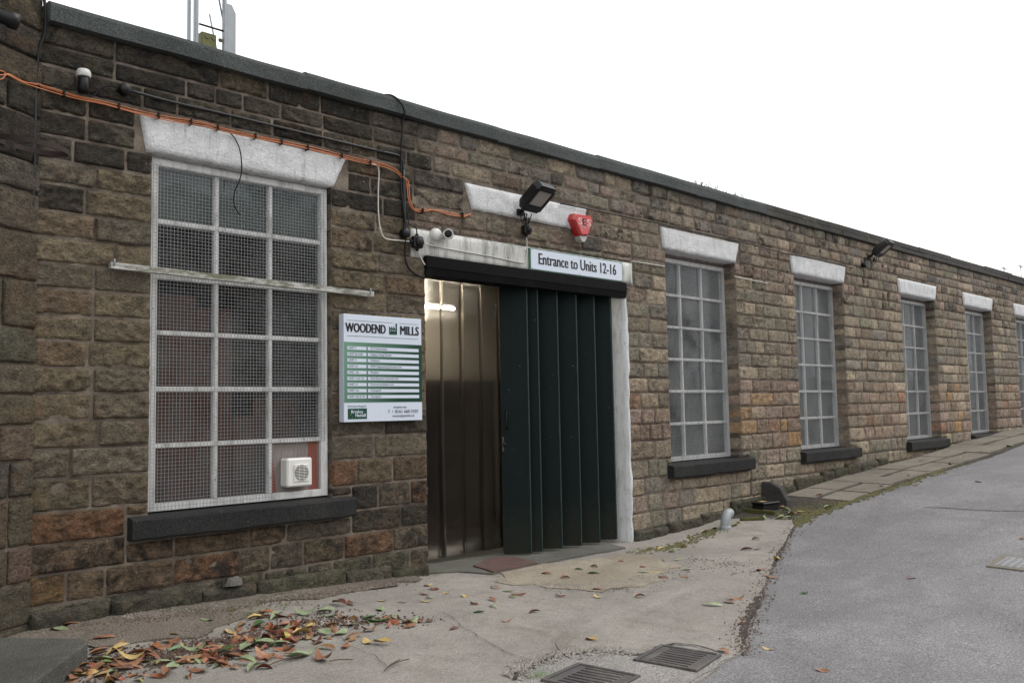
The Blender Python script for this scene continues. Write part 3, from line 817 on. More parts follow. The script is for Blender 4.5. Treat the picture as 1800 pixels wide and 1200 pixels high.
while x < XEND:
    x1 = min(x+rnd.uniform(.9, 1.3), XEND); dz = rnd.uniform(-.006, .006); dy = rnd.uniform(-.006, .006)
    part('coping_slab', MB().bbox(x+.003, x1-.003, -.06+dy, .38, 3.925, 3.997+dz, .008), 'coping_stone', mill); x = x1
x = 9.07
while x < XEND:
    x1 = min(x+rnd.uniform(1.3, 2.0), XEND); dz = rnd.uniform(-.008, .008)
    part('coping_cap', MB().bbox(x+.003, x1-.003, -.04+rnd.uniform(-.005, .005), .38, 4.004, 4.095+dz, .010), 'coping_stone', mill); x = x1

# ---- doorway
dl = rough_block(MB(), [(3.76, 3.235), (5.33, 3.235), (5.395, 3.475), (3.67, 3.475)], -.025, .40, seed=44.)
part('door_lintel', dl, 'white_painted_stone', mill, True)
fb = rough_block(MB(), [(3.035, 2.715), (6.16, 2.725), (6.16, 2.97), (3.035, 2.965)], -.020, .40, res=.05, amp=.003, seed=60.)
part('fascia_board', fb, 'white_board', mill, True)
bm_ = MB().bbox(3.17, 6.0, -.055, .05, 2.63, 2.735, .004)
bm_.hexa([(3.17, -.038, 2.565), (6.0, -.038, 2.565), (3.17, .05, 2.565), (6.0, .05, 2.565), (3.17, -.050, 2.629), (6.0, -.050, 2.629), (3.17, .05, 2.629), (6.0, .05, 2.629)])
bm_.box(3.18, 5.99, .052, .40, 2.60, 2.72)
part('door_beam', bm_, 'black_paint', mill)
jm = MB(); nz = 30; i0 = 0
for q in range(nz+1):
    z = -.12+(2.6+.12)*q/nz
    for (xx, yy) in ((5.985, .40), (5.975, .02), (5.985, -.030), (6.025, -.034), (6.045, .0)):
        t = Vector((xx*20, z*7, yy*9)); w_ = .010 if xx < 6.02 else .024
        jm.v.append((xx+w_*noise.noise(t), yy+.008*noise.noise(t+Vector((5, 5, 5)))*(1 if yy < .1 else 0), z))
for q in range(nz):
    for j in range(4): jm.f.append((q*5+j, q*5+j+1, (q+1)*5+j+1, (q+1)*5+j))
part('door_jamb', jm, 'jamb_paint', mill, True)
part('door_jamb', MB().box(3.15, 3.185, .18, .42, -.1, 2.6), 'lime_mortar', mill)
# folding door: leaves stand at 45 degrees like a half-folded concertina
fd = bpy.data.objects.new('folding_door', None); COL.objects.link(fd); fd.parent = mill; fd.location = (5.0, .2, -.03)
fd['label'] = 'dark green steel concertina door folded open to the right'
edges = [WX(p, q, .07) for p, q in ((934, 988), (953, 982), (988, 976), (1022, 970), (1054, 964), (1084, 958))]
LEN = .38; top = 2.60
for k, xe in enumerate(edges):
    yr = .07; an = math.radians(50 if k else 46); L = LEN if k else .27
    xl, yl = xe-L*math.cos(an), yr+L*math.sin(an); d = Vector((math.sin(an), math.cos(an), 0))*.03
    zb_ = g(xe, 0)+.050
    leaf = part('door_leaf', MB().prism([(xl, yl, zb_), (xe, yr, zb_), (xe, yr, top), (xl, yl, top)], d), 'green_steel', fd)
    part('leaf_edge', MB().bbox(xe-.006, xe+.012, yr-.008, yr+.030, zb_+.004, top-.004, .003), 'leaf_trim', fd)
    if k == 0:
        nrm = Vector((-math.sin(an), -math.cos(an), 0)); tg = Vector((math.cos(an), -math.sin(an), 0))
        B = Vector((xl, yl, 0))
        # lock stile, pull handle, latch
        part('lock_stile', MB().prism([B+nrm*.004+Vector((0, 0, zb_+.01)), B+tg*.02+nrm*.004+Vector((0, 0, zb_+.01)), B+tg*.02+nrm*.004+Vector((0, 0, top)), B+nrm*.004+Vector((0, 0, top))], -nrm*.003), 'green_steel', fd)
        h = B+tg*.055
        part('handle', MB().tube([h+Vector((0, 0, 1.18)), h+nrm*.05+Vector((0, 0, 1.21)), h+nrm*.05+Vector((0, 0, 1.33)), h+Vector((0, 0, 1.36))], .009), 'black_plastic', fd, True)
        part('latch', MB().lathe([(.02, -.002), (.022, .012), (.010, .02), (.010, .03)], h-tg*.03+Vector((0, 0, 1.03)), nrm, 12), 'rust_iron', fd, True)
        part('latch_plate', MB().box(-.012, .012, -.006, .0, -.07, .07, Matrix.Translation(B+tg*.012+nrm*.008+Vector((0, 0, 1.03)))), 'cast_iron', fd)
# strip curtain in the open half
sc = bpy.data.objects.new('strip_curtain', None); COL.objects.link(sc); sc.parent = mill; sc.location = (3.8, .36, 2.6)
sc['label'] = 'brownish see-through plastic strips hanging in the open half of the doorway'
x = 3.13; k = 0
while x < 4.75:
    w_ = .30; yy = .33+(.012 if k % 2 else 0); mb = MB(); n = 6; tw = rnd.uniform(-.006, .006)
    for s_ in (0, 1):
        for q in range(9):
            z = .015+(2.60-.015)*q/8
            for j in range(n+1):
                u = j/n-.5; mb.v.append((x+w_*(j/n)+.006*math.sin(q*.9+k), yy+.003*(1-4*u*u)*(-1 if k % 2 else 1)+tw*u*2*(1-q/8)+.0025*s_, z))
    st = 9*(n+1)
    for s_ in (0, 1):
        for q in range(8):
            for j in range(n):
                a_ = s_*st+q*(n+1)+j; f_ = (a_, a_+1, a_+n+2, a_+n+1); mb.f.append(f_ if not s_ else f_[::-1])
    ring = [j for j in range(n+1)]+[q*(n+1)+n for q in range(1, 9)]+[8*(n+1)+j for j in range(n-1, -1, -1)]+[q*(n+1) for q in range(7, 0, -1)]
    for i in range(len(ring)): mb.f.append((ring[(i+1) % len(ring)], ring[i], st+ring[i], st+ring[(i+1) % len(ring)]))
    part('strip', mb, 'pvc_strip', sc, True); x += w_-.05; k += 1
lt0, lt1 = W(735, 537, 2.0), W(798, 543, 2.0)
lz = (lt0[2]+lt1[2])/2
lf = thing('tube_light', ((lt0[0]+lt1[0])/2, 2.0, lz), 'lit fluorescent tube glowing behind the plastic strip curtain', 'lamp')
part('tube', MB().tube([(lt0[0]-.7, 2.0, lz), (lt1[0], 2.0, lz)], .018, 8, 0), 'tube_light', lf, True)
part('batten', MB().box(lt0[0]-.73, lt1[0]+.03, 2.03, 2.58, lz+.0, lz+.05), 'plastic_white', lf)
rp = GP((837, 1005), (925, 988), (872, 983), (830, 996))
pl = ground_poly('door_plate', GP((832, 1001), (868, 1011), (945, 996), (905, 985), (860, 988)), 'rust_plate', .042, None, wob=.004, edge=.03)
tag(pl, 'rusty red steel plate lying on the threshold below the folding door', 'steel plate')

# ------------------------------------------------------------------ adjoining tall wall at the left, turned towards the camera
adj = thing('adjoining_wall', (0, 0, 0), 'tall rough stone wall with rusty hoop meeting the mill at an angle', 'wall')
AD = math.radians(28); dv = Vector((-math.cos(AD), -math.sin(AD), 0)); nv = Vector((math.sin(AD), -math.cos(AD), 0))
A0 = Vector((.035, -.012, 0)); LW, HW = 7.5, 8.5
def AP(s_, y, z): return A0+dv*s_-nv*y*1.0+Vector((0, 0, z))     # s along the wall to the left, y into the wall
cm = MB(); cm.hexa([AP(LW, .012, -.6), AP(0.01, .012, -.6), AP(LW, 3., -.6), AP(-.02, .55, -.6), AP(LW, .012, HW), AP(.01, .012, HW), AP(LW, 3., HW), AP(-.02, .55, HW)])
part('wall_core', cm, 'lime_mortar', adj)
mtx = Matrix(((-dv.x, -nv.x, 0, A0.x), (-dv.y, -nv.y, 0, A0.y), (0, 0, 1, 0), (0, 0, 0, 1)))   # local x = towards the corner
z = -.15; rnd2 = random.Random(5); afar = MB(); aft = []
kk = 0
while z < HW-.1:
    h = rnd2.choice((.19, .22, .26, .30)); x = 0.
    while x < LW:
        L = rnd2.choice((.26, .34, .42, .55)) if x > 0 or rnd2.random() > .4 else .18
        tint = tuple(q*rnd2.uniform(.85, 1.15) for q in PAL[rnd2.choice(('grey', 'warm', 'pink', 'khaki', 'grey') if z < 2.9 else ('soot', 'grey', 'warm', 'grey'))])
        if z < .35: tint = tuple(q*.9 for q in PAL['olive'])
        tint = tuple(.55*q+.45*m_*(.6 if z > 2.9 else 1) for q, m_ in zip(tint, (.155, .130, .102)))
        tint = tuple(tint)+(.7 if z > 2.9 else .2,)
        zz = z+L
        see = x < 1.0 and z < 5.0
        mb = MB() if see else afar; n0 = len(mb.v)
        stone_mesh(-x-L+.006, -x-.006*(x > 0), z+.006, z+h-.006, .08, .03 if see else .15, .015, 500+kk, .9, mb, (0, 0, 0))
        mb.v[n0:] = [tuple(mtx @ Vector(p)) for p in mb.v[n0:]]
        if see:
            o = bpy.data.objects.new('stone', mb.mesh('stone', 'sandstone', True, tint)); COL.objects.link(o); o.parent = adj
        else: aft += [tint]*(len(mb.v)-n0)
        x += L; kk += 1
    z += h
o = bpy.data.objects.new('distant_stones', afar.mesh('distant_stones', 'sandstone', True, np.array(aft))); COL.objects.link(o); o.parent = adj; o['kind'] = 'stuff'

def APX(px, py, y=0.):                            # pixel -> point on the adjoining wall's face
    r = ray(px, py); nn = np.array(nv[:]); a0 = np.array((A0-nv*y)[:]); t = nn.dot(a0-CAM)/nn.dot(r); return Vector(CAM+r*t)
# rusty hoop
c = APX(15, 262); hp = MB(); r1 = .25
cc_ = c+nv*.19; n = 40
for k in range(n+1):
    an = 2*math.pi*k/n
    p = cc_-dv*(math.cos(an)*.20)+nv*(math.sin(an)*.19)-Vector((0, 0, .03*math.sin(an)))
    q = cc_-dv*(math.cos(an)*.192)+nv*(math.sin(an)*.183)-Vector((0, 0, .03*math.sin(an)))
    hp.v += [tuple(p+Vector((0, 0, -.016))), tuple(p+Vector((0, 0, .016))), tuple(q+Vector((0, 0, .016))), tuple(q+Vector((0, 0, -.016)))]
for k in range(n):
    for j in range(4): hp.f.append((k*4+j, k*4+(j+1) % 4, (k+1)*4+(j+1) % 4, (k+1)*4+j))
tag(hp.build('iron_hoop', 'rust_iron'), 'rusty flat iron hoop bracket sticking out of the tall wall', 'bracket')
# black barrel camera at the top left
c = APX(-34, 26); bc = thing('black_camera', c, 'black barrel shaped fitting high on the tall angled wall', 'camera')
part('barrel', MB().lathe([(.028, 0), (.040, .01), (.042, .11), (.050, .12), (.050, .165), (.036, .17)], c+nv*.12-Vector((0, 0, .02))+dv*.06, (nv*.35-dv*.9+Vector((0, 0, -.1))), 18), 'black_plastic', bc, True)
part('bracket', MB().tube([c, c+nv*.07, c+nv*.12-Vector((0, 0, .02))], .014), 'black_plastic', bc, True)

# ------------------------------------------------------------------ brick mill across the yard (mirrored in the window panes)
t = NT('red_brickwork'); bco = t.n('NewGeometry').outputs['Position']
bk = t.n('TexBrick', i_Vector=t.n('Mapping', i_Vector=bco, i_Rotation=(math.radians(90), 0, 0)).outputs[0], i_1=(.16, .055, .038), i_2=(.11, .040, .030), i_3=(.10, .085, .07), i_Scale=1.)
bk.inputs['Brick Width'].default_value = .225; bk.inputs['Row Height'].default_value = .075; bk.inputs['Mortar Size'].default_value = .005
t.bsdf(bk.outputs[0], .9)
om_ = thing('brick_mill', (14, -18, -.2), 'red brick mill across the yard, seen mirrored in the window glass', 'building')
part('wall', MB().box(3, 34, -24, -18, -1.5, 6.5), 'red_brickwork', om_)
part('roof', MB().prism([(2.7, -17.7, 6.51), (2.7, -24.3, 6.51), (2.7, -21, 8.6)], (31.6, 0, 0)), 'coping_stone', om_)
for k in range(8):
    for zz in (.6, 3.6):
        wn = part('window', MB().box(4.6+k*3.7, 6.2+k*3.7, -17.99, -17.96, zz, zz+2), 'window_glass', om_)
        part('sill', MB().box(4.5+k*3.7, 6.3+k*3.7, -17.999, -17.9, zz-.16, zz-.01), 'flag_stone', om_)

# ------------------------------------------------------------------ slab step at the lower left
sl = MB(); pts = GP((-60, 1128), (146, 1124), (158, 1132), (66, 1215), (-60, 1290)); pp = [Vector((p[0], p[1], 0)) for p in pts]
zt = g(*pts[1])+.105
sc_ = [Vector((p.x, p.y, zt)) for p in pp]
# correct the outline for the raised top so that its edge meets the photograph
def GZ(px, py, z): r = ray(px, py); t = (z-CAM[2])/r[2]; return Vector(CAM+r*t)
sc_ = [GZ(x_, y_, zt) for x_, y_ in ((-60, 1118), (146, 1121), (155, 1128), (48, 1205), (-40, 1275))]
sl.prism(sc_, (0, 0, -.22))
so_ = sl.build('stone_step', 'step_slab'); tag(so_, 'worn grey stone step slab at the foot of the tall wall', 'step')
bv = so_.modifiers.new('bevel', 'BEVEL'); bv.width = .012; bv.segments = 2

# ------------------------------------------------------------------ flagstone path along the wall
pave = ground_poly('pavement', [(7.75, .04), (8.3, -.75), (9.4, -.98), (11.5, -1.0), (14, -1.05), (17, -1.05), (20, -1.05), (24, -1.05), (24, .04)], 'dirt', .008, None, wob=.03)
tag(pave, kind='structure')
x = 9.25
while x < 22:
    L = rnd.uniform(.55, .95); rows_ = [(.0, .5), (.5, .95)] if rnd.random() < .6 else [(.0, .93)]
    for (ya, yb) in rows_:
        xx1 = x+L+(rnd.uniform(-.05, .05) if len(rows_) > 1 else 0)
        mb = MB(); tz = rnd.uniform(.018, .030); nn_ = 5; cor = []
        P = []
        for q in range(nn_): P.append((x+.012+(xx1-x-.024)*q/(nn_-1), -ya-.07))
        for q in range(nn_): P.append((xx1-.012-(xx1-x-.024)*q/(nn_-1), -yb+.0))
        P3 = [Vector((p[0]+rnd.uniform(-.008, .008), p[1]+rnd.uniform(-.012, .012), road_h(p[0], p[1])+tz)) for p in P]
        mb.prism(P3, (0, 0, -.05)); o = mb.build('flagstone', 'flag_stone'); o.parent = pave
    x += L

# ------------------------------------------------------------------ drain grates, cover, pipe, bait box, upright stone
def grate(corn, label):
    A, B, C, D = [Vector((p[0], p[1], road_h(p[0], p[1])+.028)) for p in corn]      # near-left, far-left, far-right, near-right
    ex = (D-A).normalized(); LX = (D-A).length; ey = (B-A); ey = (ey-ex*ey.dot(ex)); LY = ey.length; ey.normalize(); ez = ex.cross(ey)
    M_ = Matrix(((ex.x, ey.x, ez.x, A.x), (ex.y, ey.y, ez.y, A.y), (ex.z, ey.z, ez.z, A.z), (0, 0, 0, 1)))
    t = thing('drain_grate', A, label, 'drain grate', 'gully grates in the concrete')
    fr = .022
    part('frame', MB().bbox(-fr, 0, -fr, LY+fr, -.05, .006, .004, M_).bbox(LX, LX+fr, -fr, LY+fr, -.05, .006, .004, M_).bbox(0, LX, -fr, 0, -.05, .006, .004, M_).bbox(0, LX, LY, LY+fr, -.05, .006, .004, M_), 'cast_iron', t)
    part('pit', MB().box(.001, LX-.001, .001, LY-.001, -.045, -.035, M_), 'dark_void', t)
    part('grate_border', MB().bbox(.004, .05, .004, LY-.004, -.03, .0, .003, M_).bbox(LX-.05, LX-.004, .004, LY-.004, -.03, .0, .003, M_), 'cast_iron', t)
    n = 7
    for k in range(n+1):
        y = .012+(LY-.024)*k/n
        part('bar', MB().bbox(.05, LX-.05, y-.012, y+.012, -.03, -.001, .003, M_), 'cast_iron', t)
    return t
def quad_from(c, ang, lx, ly):
    c = G(*c); e = Vector((math.cos(ang), math.sin(ang))); f_ = Vector((-e.y, e.x)); o = Vector((c.x, c.y))
    return [tuple(o-e*lx/2-f_*ly/2), tuple(o-e*lx/2+f_*ly/2), tuple(o+e*lx/2+f_*ly/2), tuple(o+e*lx/2-f_*ly/2)]
GA = math.radians(-4)
_a, _b = G(1148, 1172), G(1193, 1148)
GA = math.atan2((_b-_a).y, (_b-_a).x)
grate(quad_from((1192, 1164), GA-math.pi/2, .33, .37), 'slotted iron gully grate close to the tarmac edge, crossed by two leaves')
grate(quad_from((1040, 1199), GA-math.pi/2, .33, .37), 'slotted iron gully grate beside the loose gravel and grass tuft')
mc = quad_from((1800, 992), math.radians(2), .50, .50); zc = max(g(*p) for p in mc)+.016
mt = thing('access_cover', (mc[0][0], mc[0][1], zc), 'pale square access cover with raised studs set in the tarmac', 'access cover')
gxs = (g(mc[3][0], mc[3][1])-g(mc[0][0], mc[0][1]))/.5; gys = (g(mc[1][0], mc[1][1])-g(mc[0][0], mc[0][1]))/.5
zc = sum(g(*p) for p in mc)/4+.012
MC = Matrix(((1, 0, 0, 0), (0, 1, 0, 0), (gxs, gys, 1, 0), (0, 0, 0, 1)))
_c = Vector((sum(p[0] for p in mc)/4, sum(p[1] for p in mc)/4, zc)); MC = Matrix.Translation(_c) @ MC @ Matrix.Translation(-_c)
P = [MC @ Vector((p[0], p[1], zc-.002)) for p in mc]; part('rim', MB().prism(P, (0, 0, -.05)), 'flag_stone', mt)
cx_ = sum(p[0] for p in mc)/4; cy_ = sum(p[1] for p in mc)/4
part('plate', MB().bbox(cx_-.19, cx_+.19, cy_-.19, cy_+.19, zc-.02, zc+.002, .003, MC), 'cover_metal', mt)
for i in range(6):
    for j in range(6):
        part('stud', MB().lathe([(.022, 0), (.020, .004), (.006, .006)], MC @ Vector((cx_-.155+.062*i, cy_-.155+.062*j, zc+.001)), (0, 0, 1), 8), 'cover_metal', mt, True)

p0 = G(1275, 931); ep = thing('drain_pipe', p0, 'short grey plastic pipe elbow bending back into the wall foot', 'pipe')
q = [p0+Vector((0, 0, -.05)), p0+Vector((0, 0, .06)), p0+Vector((.02, -.0, .125)), p0+Vector((.075, .01, .175)), p0+Vector((.14, .02, .18))]
part('elbow', MB().tube(q, .055, 16, 5), 'pipe_grey', ep, True)
part('socket', MB().lathe([(.056, 0), (.064, .004), (.064, .055), (.056, .06)], p0+Vector((0, 0, -.01)), (0, 0, 1), 18), 'pipe_grey', ep, True)
p0 = G(1346, 897); bb = thing('bait_box', p0, 'flat black plastic box with yellow label lying on the moss', 'box')
Mx = Matrix.Translation(p0) @ Matrix.Rotation(math.radians(-8), 4, 'Z')
part('base', MB().bbox(-.15, .15, -.09, .09, -.03, .085, .012, Mx), 'black_plastic', bb)
part('lid', MB().bbox(-.16, .16, -.10, .10, .086, .112, .008, Mx), 'black_plastic', bb)
part('label', MB().box(-.06, .04, .0, .07, .1125, .1135, Mx), 'leaf_yellow', bb)
part('entry_hole', MB().box(-.1505, -.145, -.05, .0, .01, .05, Mx), 'dark_void', bb)
p0 = G(1372, 890); us = thing('upright_stone', p0, 'upright dark stone slab set on edge against the wall foot', 'stone') if False else None
mb = MB(); prof_ = [(0, 0), (.30, -.02), (.29, .10), (.22, .22), (.12, .27), (.0, .27)]
usx = 8.75
mb.prism([(usx, -q_*1.35+.02, base(usx)-.08+z_*1.35) for q_, z_ in prof_], (.10, 0, 0))
uo = mb.build('upright_stone', 'coping_stone'); bv = uo.modifiers.new('bevel', 'BEVEL'); bv.width = .015; bv.segments = 2
tag(uo, 'upright dark stone slab on edge between the black box and the flagstones', 'stone')
# stone half sunk in the soil, gully stones
def boulder(c, sx, sy, sz, m, seed, name, label, cat):
    mb = MB(); n, m_ = 14, 8
    for j in range(m_+1):
        th = math.pi*.5*j/m_
        for i in range(n):
            an = 2*math.pi*i/n; d = Vector((math.cos(an)*math.cos(th), math.sin(an)*math.cos(th), math.sin(th)))
            k = 1+.22*noise.noise(d*1.6+Vector((seed, 0, 0)))+.08*noise.noise(d*5+Vector((seed, 0, 0)))
            mb.v.append((d.x*sx*k, d.y*sy*k, d.z*sz*k-.02))
    for j in range(m_):
        for i in range(n): mb.f.append((j*n+i, j*n+(i+1) % n, (j+1)*n+(i+1) % n, (j+1)*n+i))
    o = mb.build(name, m, smooth=True); o.location = c; return tag(o, label, cat)
boulder(G(441, 1077), .17, .10, .06, 'flag_stone', 2.2, 'sunken_stone', 'pale flat stone half buried in the soil beside the leaf pile', 'stone')
boulder(Vector((1.36, -.055, base(1.36)+.135)), .07, .04, .06, 'dark_slab', 5.2, 'loose_stone', 'small loose stone sitting on the wall footing under the window', 'stone')
# moss-grown kerb stones around the gully
for k, (pa, pb) in enumerate((((1302, 918), (1345, 916)), ((1300, 900), (1362, 905)))):
    a_, b_ = G(*pa), G(*pb); mb = MB(); d = (b_-a_); d.z = 0; nn_ = Vector((-d.y, d.x, 0)).normalized()*.06
    mb.prism([a_+Vector((0, 0, .055)), b_+Vector((0, 0, .05)), b_+nn_+Vector((0, 0, .05)), a_+nn_+Vector((0, 0, .055))], (0, 0, -.12))
    o = mb.build('edging_stone', 'moss'); bv = o.modifiers.new('bevel', 'BEVEL'); bv.width = .015; bv.segments = 2
    tag(o, ('mossy edging stone right beside the grey pipe elbow', 'mossy edging stone in front of the flat black box')[k], 'edging stone')

# ------------------------------------------------------------------ wall fittings
def V(px, py, Y=-.03): return Vector(W(px, py, Y))
# notice board with the tenants
SF = -.10; a_ = V(604, 551, SF); b_ = V(742.5, 738, SF); x0, x1, z0, z1 = a_.x, b_.x, b_.z, a_.z
cx, cz = (x0+x1)/2, (z0+z1)/2; SW, SH = x1-x0, z1-z0
sg = thing('notice_board', (cx, SF, cz), 'white and green tenant notice board headed WOODEND MILLS beside the doorway', 'sign')
part('panel', MB().bbox(x0, x1, SF, -.03, z0, z1, .003), 'sign_white', sg)
def sx(u): return x0+u*SW
def sz(v): return z1-v*SH
L = .0022
gr = MB().box(-SW/2+.002, SW/2-.002, -.0008, .0008, -(.82-.26)*SH/2, (.82-.26)*SH/2)
o = gr.build('green_field', 'print_green_fade'); o.parent = sg; o.location = (0, -.0008, cz*0+sz(.54)-cz)
part('rule', MB().box(sx(.04), sx(.62), SF-L, SF-.0005, sz(.058), sz(.055)).box(sx(.70), sx(.95), SF-L, SF-.0005, sz(.058), sz(.055)).box(sx(.04), sx(.95), SF-L, SF-.0005, sz(.203), sz(.199)), 'print_line', sg)
part('heading', text_mesh('WOODEND', .1, sx(.27), sz(.165), SF-L, .495*SW, .085*SH, bold=.0034), 'print_black', sg)
part('heading', text_mesh('MILLS', .1, sx(.835), sz(.165), SF-L, .245*SW, .085*SH, bold=.0034), 'print_black', sg)
fz0_, u0, u1 = .170, .565, .668
def fp(u, v): return (sx(u), SF-L, sz(v))
fac = [fp(u0, .170), fp(u1, .170), fp(u1, .060), fp(u1-.018, .060), fp(u1-.018, .118)]
for k in (2, 1, 0):
    ua = u0+.028*k; fac += [fp(ua+.028, .118), fp(ua, .088)]
part('mill_emblem', MB().prism(fac, (0, L*.5, 0)), 'print_green', sg)
part('emblem_window', MB().box(sx(.580), sx(.590), SF-L*1.6, SF-L*1.1, sz(.136), sz(.126)).box(sx(.606), sx(.616), SF-L*1.6, SF-L*1.1, sz(.136), sz(.126)).box(sx(.632), sx(.642), SF-L*1.6, SF-L*1.1, sz(.136), sz(.126)), 'sign_white', sg)
rowsT = [('UNIT 7', 'JS Construction'), ('UNIT 8a & 8b', 'Happy Living Fitness'), ('UNIT 9', 'Defiance'), ('UNIT 10', 'SMD Engineering Services Ltd'), ('UNIT 12b', 'Pixalum'),
         ('UNIT 14 & 14a', 'Real Systems Controls Ltd'), ('UNIT 13', 'Environ Insulation Ltd'), ('UNIT 16a', 'Occupied'), ('UNIT 16b & 16c', 'Occupied')]
for k, (ta, tb) in enumerate(rowsT):
    v0 = .300+k*.0565; v1 = v0+.031
    part('name_plate', MB().box(sx(.04), sx(.272), SF-.0035, SF-.001, sz(v1), sz(v0)), 'sign_white', sg)
    part('name_plate', MB().box(sx(.29), sx(.955), SF-.0035, SF-.001, sz(v1), sz(v0)), 'sign_white', sg)
    part('lettering', text_mesh(ta, .024, sx(.055), sz(v1-.009), SF-.0045, align='LEFT', bold=.0), 'print_grey', sg)
    part('lettering', text_mesh(tb, .026, sx(.325), sz(v1-.009), SF-.0045, align='LEFT', bold=.0), 'print_grey', sg)
part('lettering', text_mesh('This Property is Managed by', .02, sx(.155), sz(.862), SF-L, .225*SW), 'print_grey', sg)
part('logo_panel', MB().box(sx(.045), sx(.275), SF-.003, SF-.0005, sz(.972), sz(.876)), 'print_green', sg)
part('lettering', text_mesh('Breakey', .045, sx(.155), sz(.918), SF-.0045, .145*SW, .036*SH, bold=.0007), 'sign_white', sg)
part('lettering', text_mesh('Nuttall', .045, sx(.195), sz(.953), SF-.0045, .125*SW, .030*SH, bold=.0007), 'sign_white', sg)
part('logo_dots', MB().box(sx(.075), sx(.083), SF-.0042, SF-.0032, sz(.934), sz(.927)).box(sx(.093), sx(.099), SF-.0042, SF-.0032, sz(.955), sz(.949)), 'print_yellow', sg)
part('lettering', text_mesh('All enquiries contact', .024, sx(.70), sz(.876), SF-L, .17*SW), 'print_grey', sg)
part('lettering', text_mesh('T', .06, sx(.555), sz(.924), SF-L, .022*SW, .031*SH, bold=.0005), 'print_grey', sg)
part('lettering', text_mesh('0161 660 3101', .06, sx(.785), sz(.924), SF-L, .30*SW, .031*SH, bold=.0006), 'print_grey', sg)
part('rule', MB().box(sx(.600), sx(.603), SF-L, SF-.0005, sz(.924), sz(.893)), 'print_line', sg)
part('lettering', text_mesh('www.breakeynuttall.co.uk', .03, sx(.745), sz(.962), SF-L, .29*SW), 'print_grey', sg)
# entrance sign
EF = -.045; a_ = V(931.5, 435, EF); b_ = V(1095, 495, EF); ex0, ex1, ez0, ez1 = a_.x, b_.x, b_.z-.005, a_.z
es = thing('entrance_sign', ((ex0+ex1)/2, EF, ez0), 'white sign with green rim reading Entrance to Units 12-16 above the folding door', 'sign')
part('backing', MB().bbox(ex0, ex1, EF+.002, -.005, ez0, ez1, .002), 'print_rim', es)
part('panel', MB().bbox(ex0+.012, ex1-.012, EF-.002, EF+.004, ez0+.010, ez1-.010, .001), 'sign_white', es)
part('lettering', text_mesh('Entrance to Units 12-16', .12, (ex0+ex1)/2, ez0+.066, EF-.0032, (ex1-ex0)*.835, .112, bold=.0042), 'print_black', es)
for u in (.02, .5, .98):
    for zz in (ez0+.02, ez1-.02):
        part('screw', MB().lathe([(.005, 0), (.004, .003)], (ex0+.0+(ex1-ex0)*u, EF-.002, zz), (0, -1, 0), 8), 'galvanised', es)

# floodlights
def floodlight(org, label):
    t = thing('floodlight', org, label, 'floodlight', 'floodlights on the mill front')
    an = math.radians(38); La = Vector((0, -math.cos(an), math.sin(an))); Nf = Vector((0, -math.sin(an), -math.cos(an))); Xa = Vector((1, 0, 0))
    piv = Vector(org)+Vector((0, -.10, .03)); yaw = Matrix.Rotation(math.radians(6), 4, 'Z')
    def T(x, l, n_): return piv+(yaw @ (Xa*x+La*l+Nf*n_))
    w2, Ln = .135, .315
    # body: shallow tray with domed back
    mb = MB(); P = []
    secs = [(-.065, .72, .14, .86), (-.045, .88, .06, .95), (0, 1., .0, 1.), (.055, 1., 0., 1.)]
    for (n_, sw, l0, l1) in secs:
        for (x_, l_) in ((-w2*sw+.02, Ln*l0), (w2*sw-.02, Ln*l0), (w2*sw, Ln*l0+.03), (w2*sw, Ln*l1-.05), (w2*sw-.03, Ln*l1), (-w2*sw+.03, Ln*l1), (-w2*sw, Ln*l1-.05), (-w2*sw, Ln*l0+.03)):
            mb.v.append(tuple(T(x_, l_, n_)))
    for s_ in range(3):
        for j in range(8): mb.f.append((s_*8+j, s_*8+(j+1) % 8, (s_+1)*8+(j+1) % 8, (s_+1)*8+j))
    mb.f.append(tuple(range(8))); mb.f.append(tuple(24+j for j in range(8)))
    part('body', mb, 'black_plastic', t)
    fr = MB(); o_ = .058
    for (xa, xb2, la, lb) in ((-w2+.005, -w2+.035, .03, Ln-.03), (w2-.035, w2-.005, .03, Ln-.03), (-w2+.035, w2-.035, .02, .085), (-w2+.035, w2-.035, Ln-.055, Ln-.02)):
        fr.hexa([T(x_, l_, n_) for n_ in (.0551, .066) for l_ in (la, lb) for x_ in (xa, xb2)])
    part('front_frame', fr, 'black_plastic', t)
    part('lens', MB().hexa([T(x_, l_, n_) for n_ in (.0551, .058) for l_ in (.086, Ln-.056) for x_ in (-w2+.036, w2-.036)]), 'lamp_glass', t)
    br = MB().box(-.04, .04, -.03, -.0, -.03, .03, Matrix.Translation(org))
    br.tube([Vector(org)+Vector((0, -.02, 0)), T(0, .03, -.03)], .018, 8, 0)
    part('bracket', br, 'black_plastic', t)
    return t
f1 = V(913, 374, -.03); floodlight(f1, 'black floodlight fixed to the white door lintel, tilted upwards')
f2 = V(1527, 452, -.03); floodlight(f2, 'black floodlight on bare stone under the coping beyond the windows')
def jbox(c, r, label, square=False, glands=()):
    t = thing('junction_box', c, label, 'junction box', 'black junction boxes on the wall')
    c = Vector(c)
    if square:
        part('body', MB().bbox(c.x-r, c.x+r, c.y-.035, c.y+.03, c.z-r, c.z+r, .012), 'black_plastic', t)
        part('cover', MB().lathe([(r*.85, 0), (r*.8, .012), (r*.5, .024), (.004, .027)], c+Vector((0, -.035, 0)), (0, -1, 0), 16), 'black_plastic', t, True)
    else:
        part('body', MB().lathe([(r*1.02, -.03), (r*1.02, .022), (r*.9, .032), (.004, .034)], c, (0, -1, 0), 18), 'black_plastic', t, True)
    for gdir in glands:
        part('gland', MB().lathe([(.016, 0), (.016, .022), (.010, .03)], c+Vector(gdir)*(r*.9), gdir, 10), 'black_plastic', t, True)
    return t
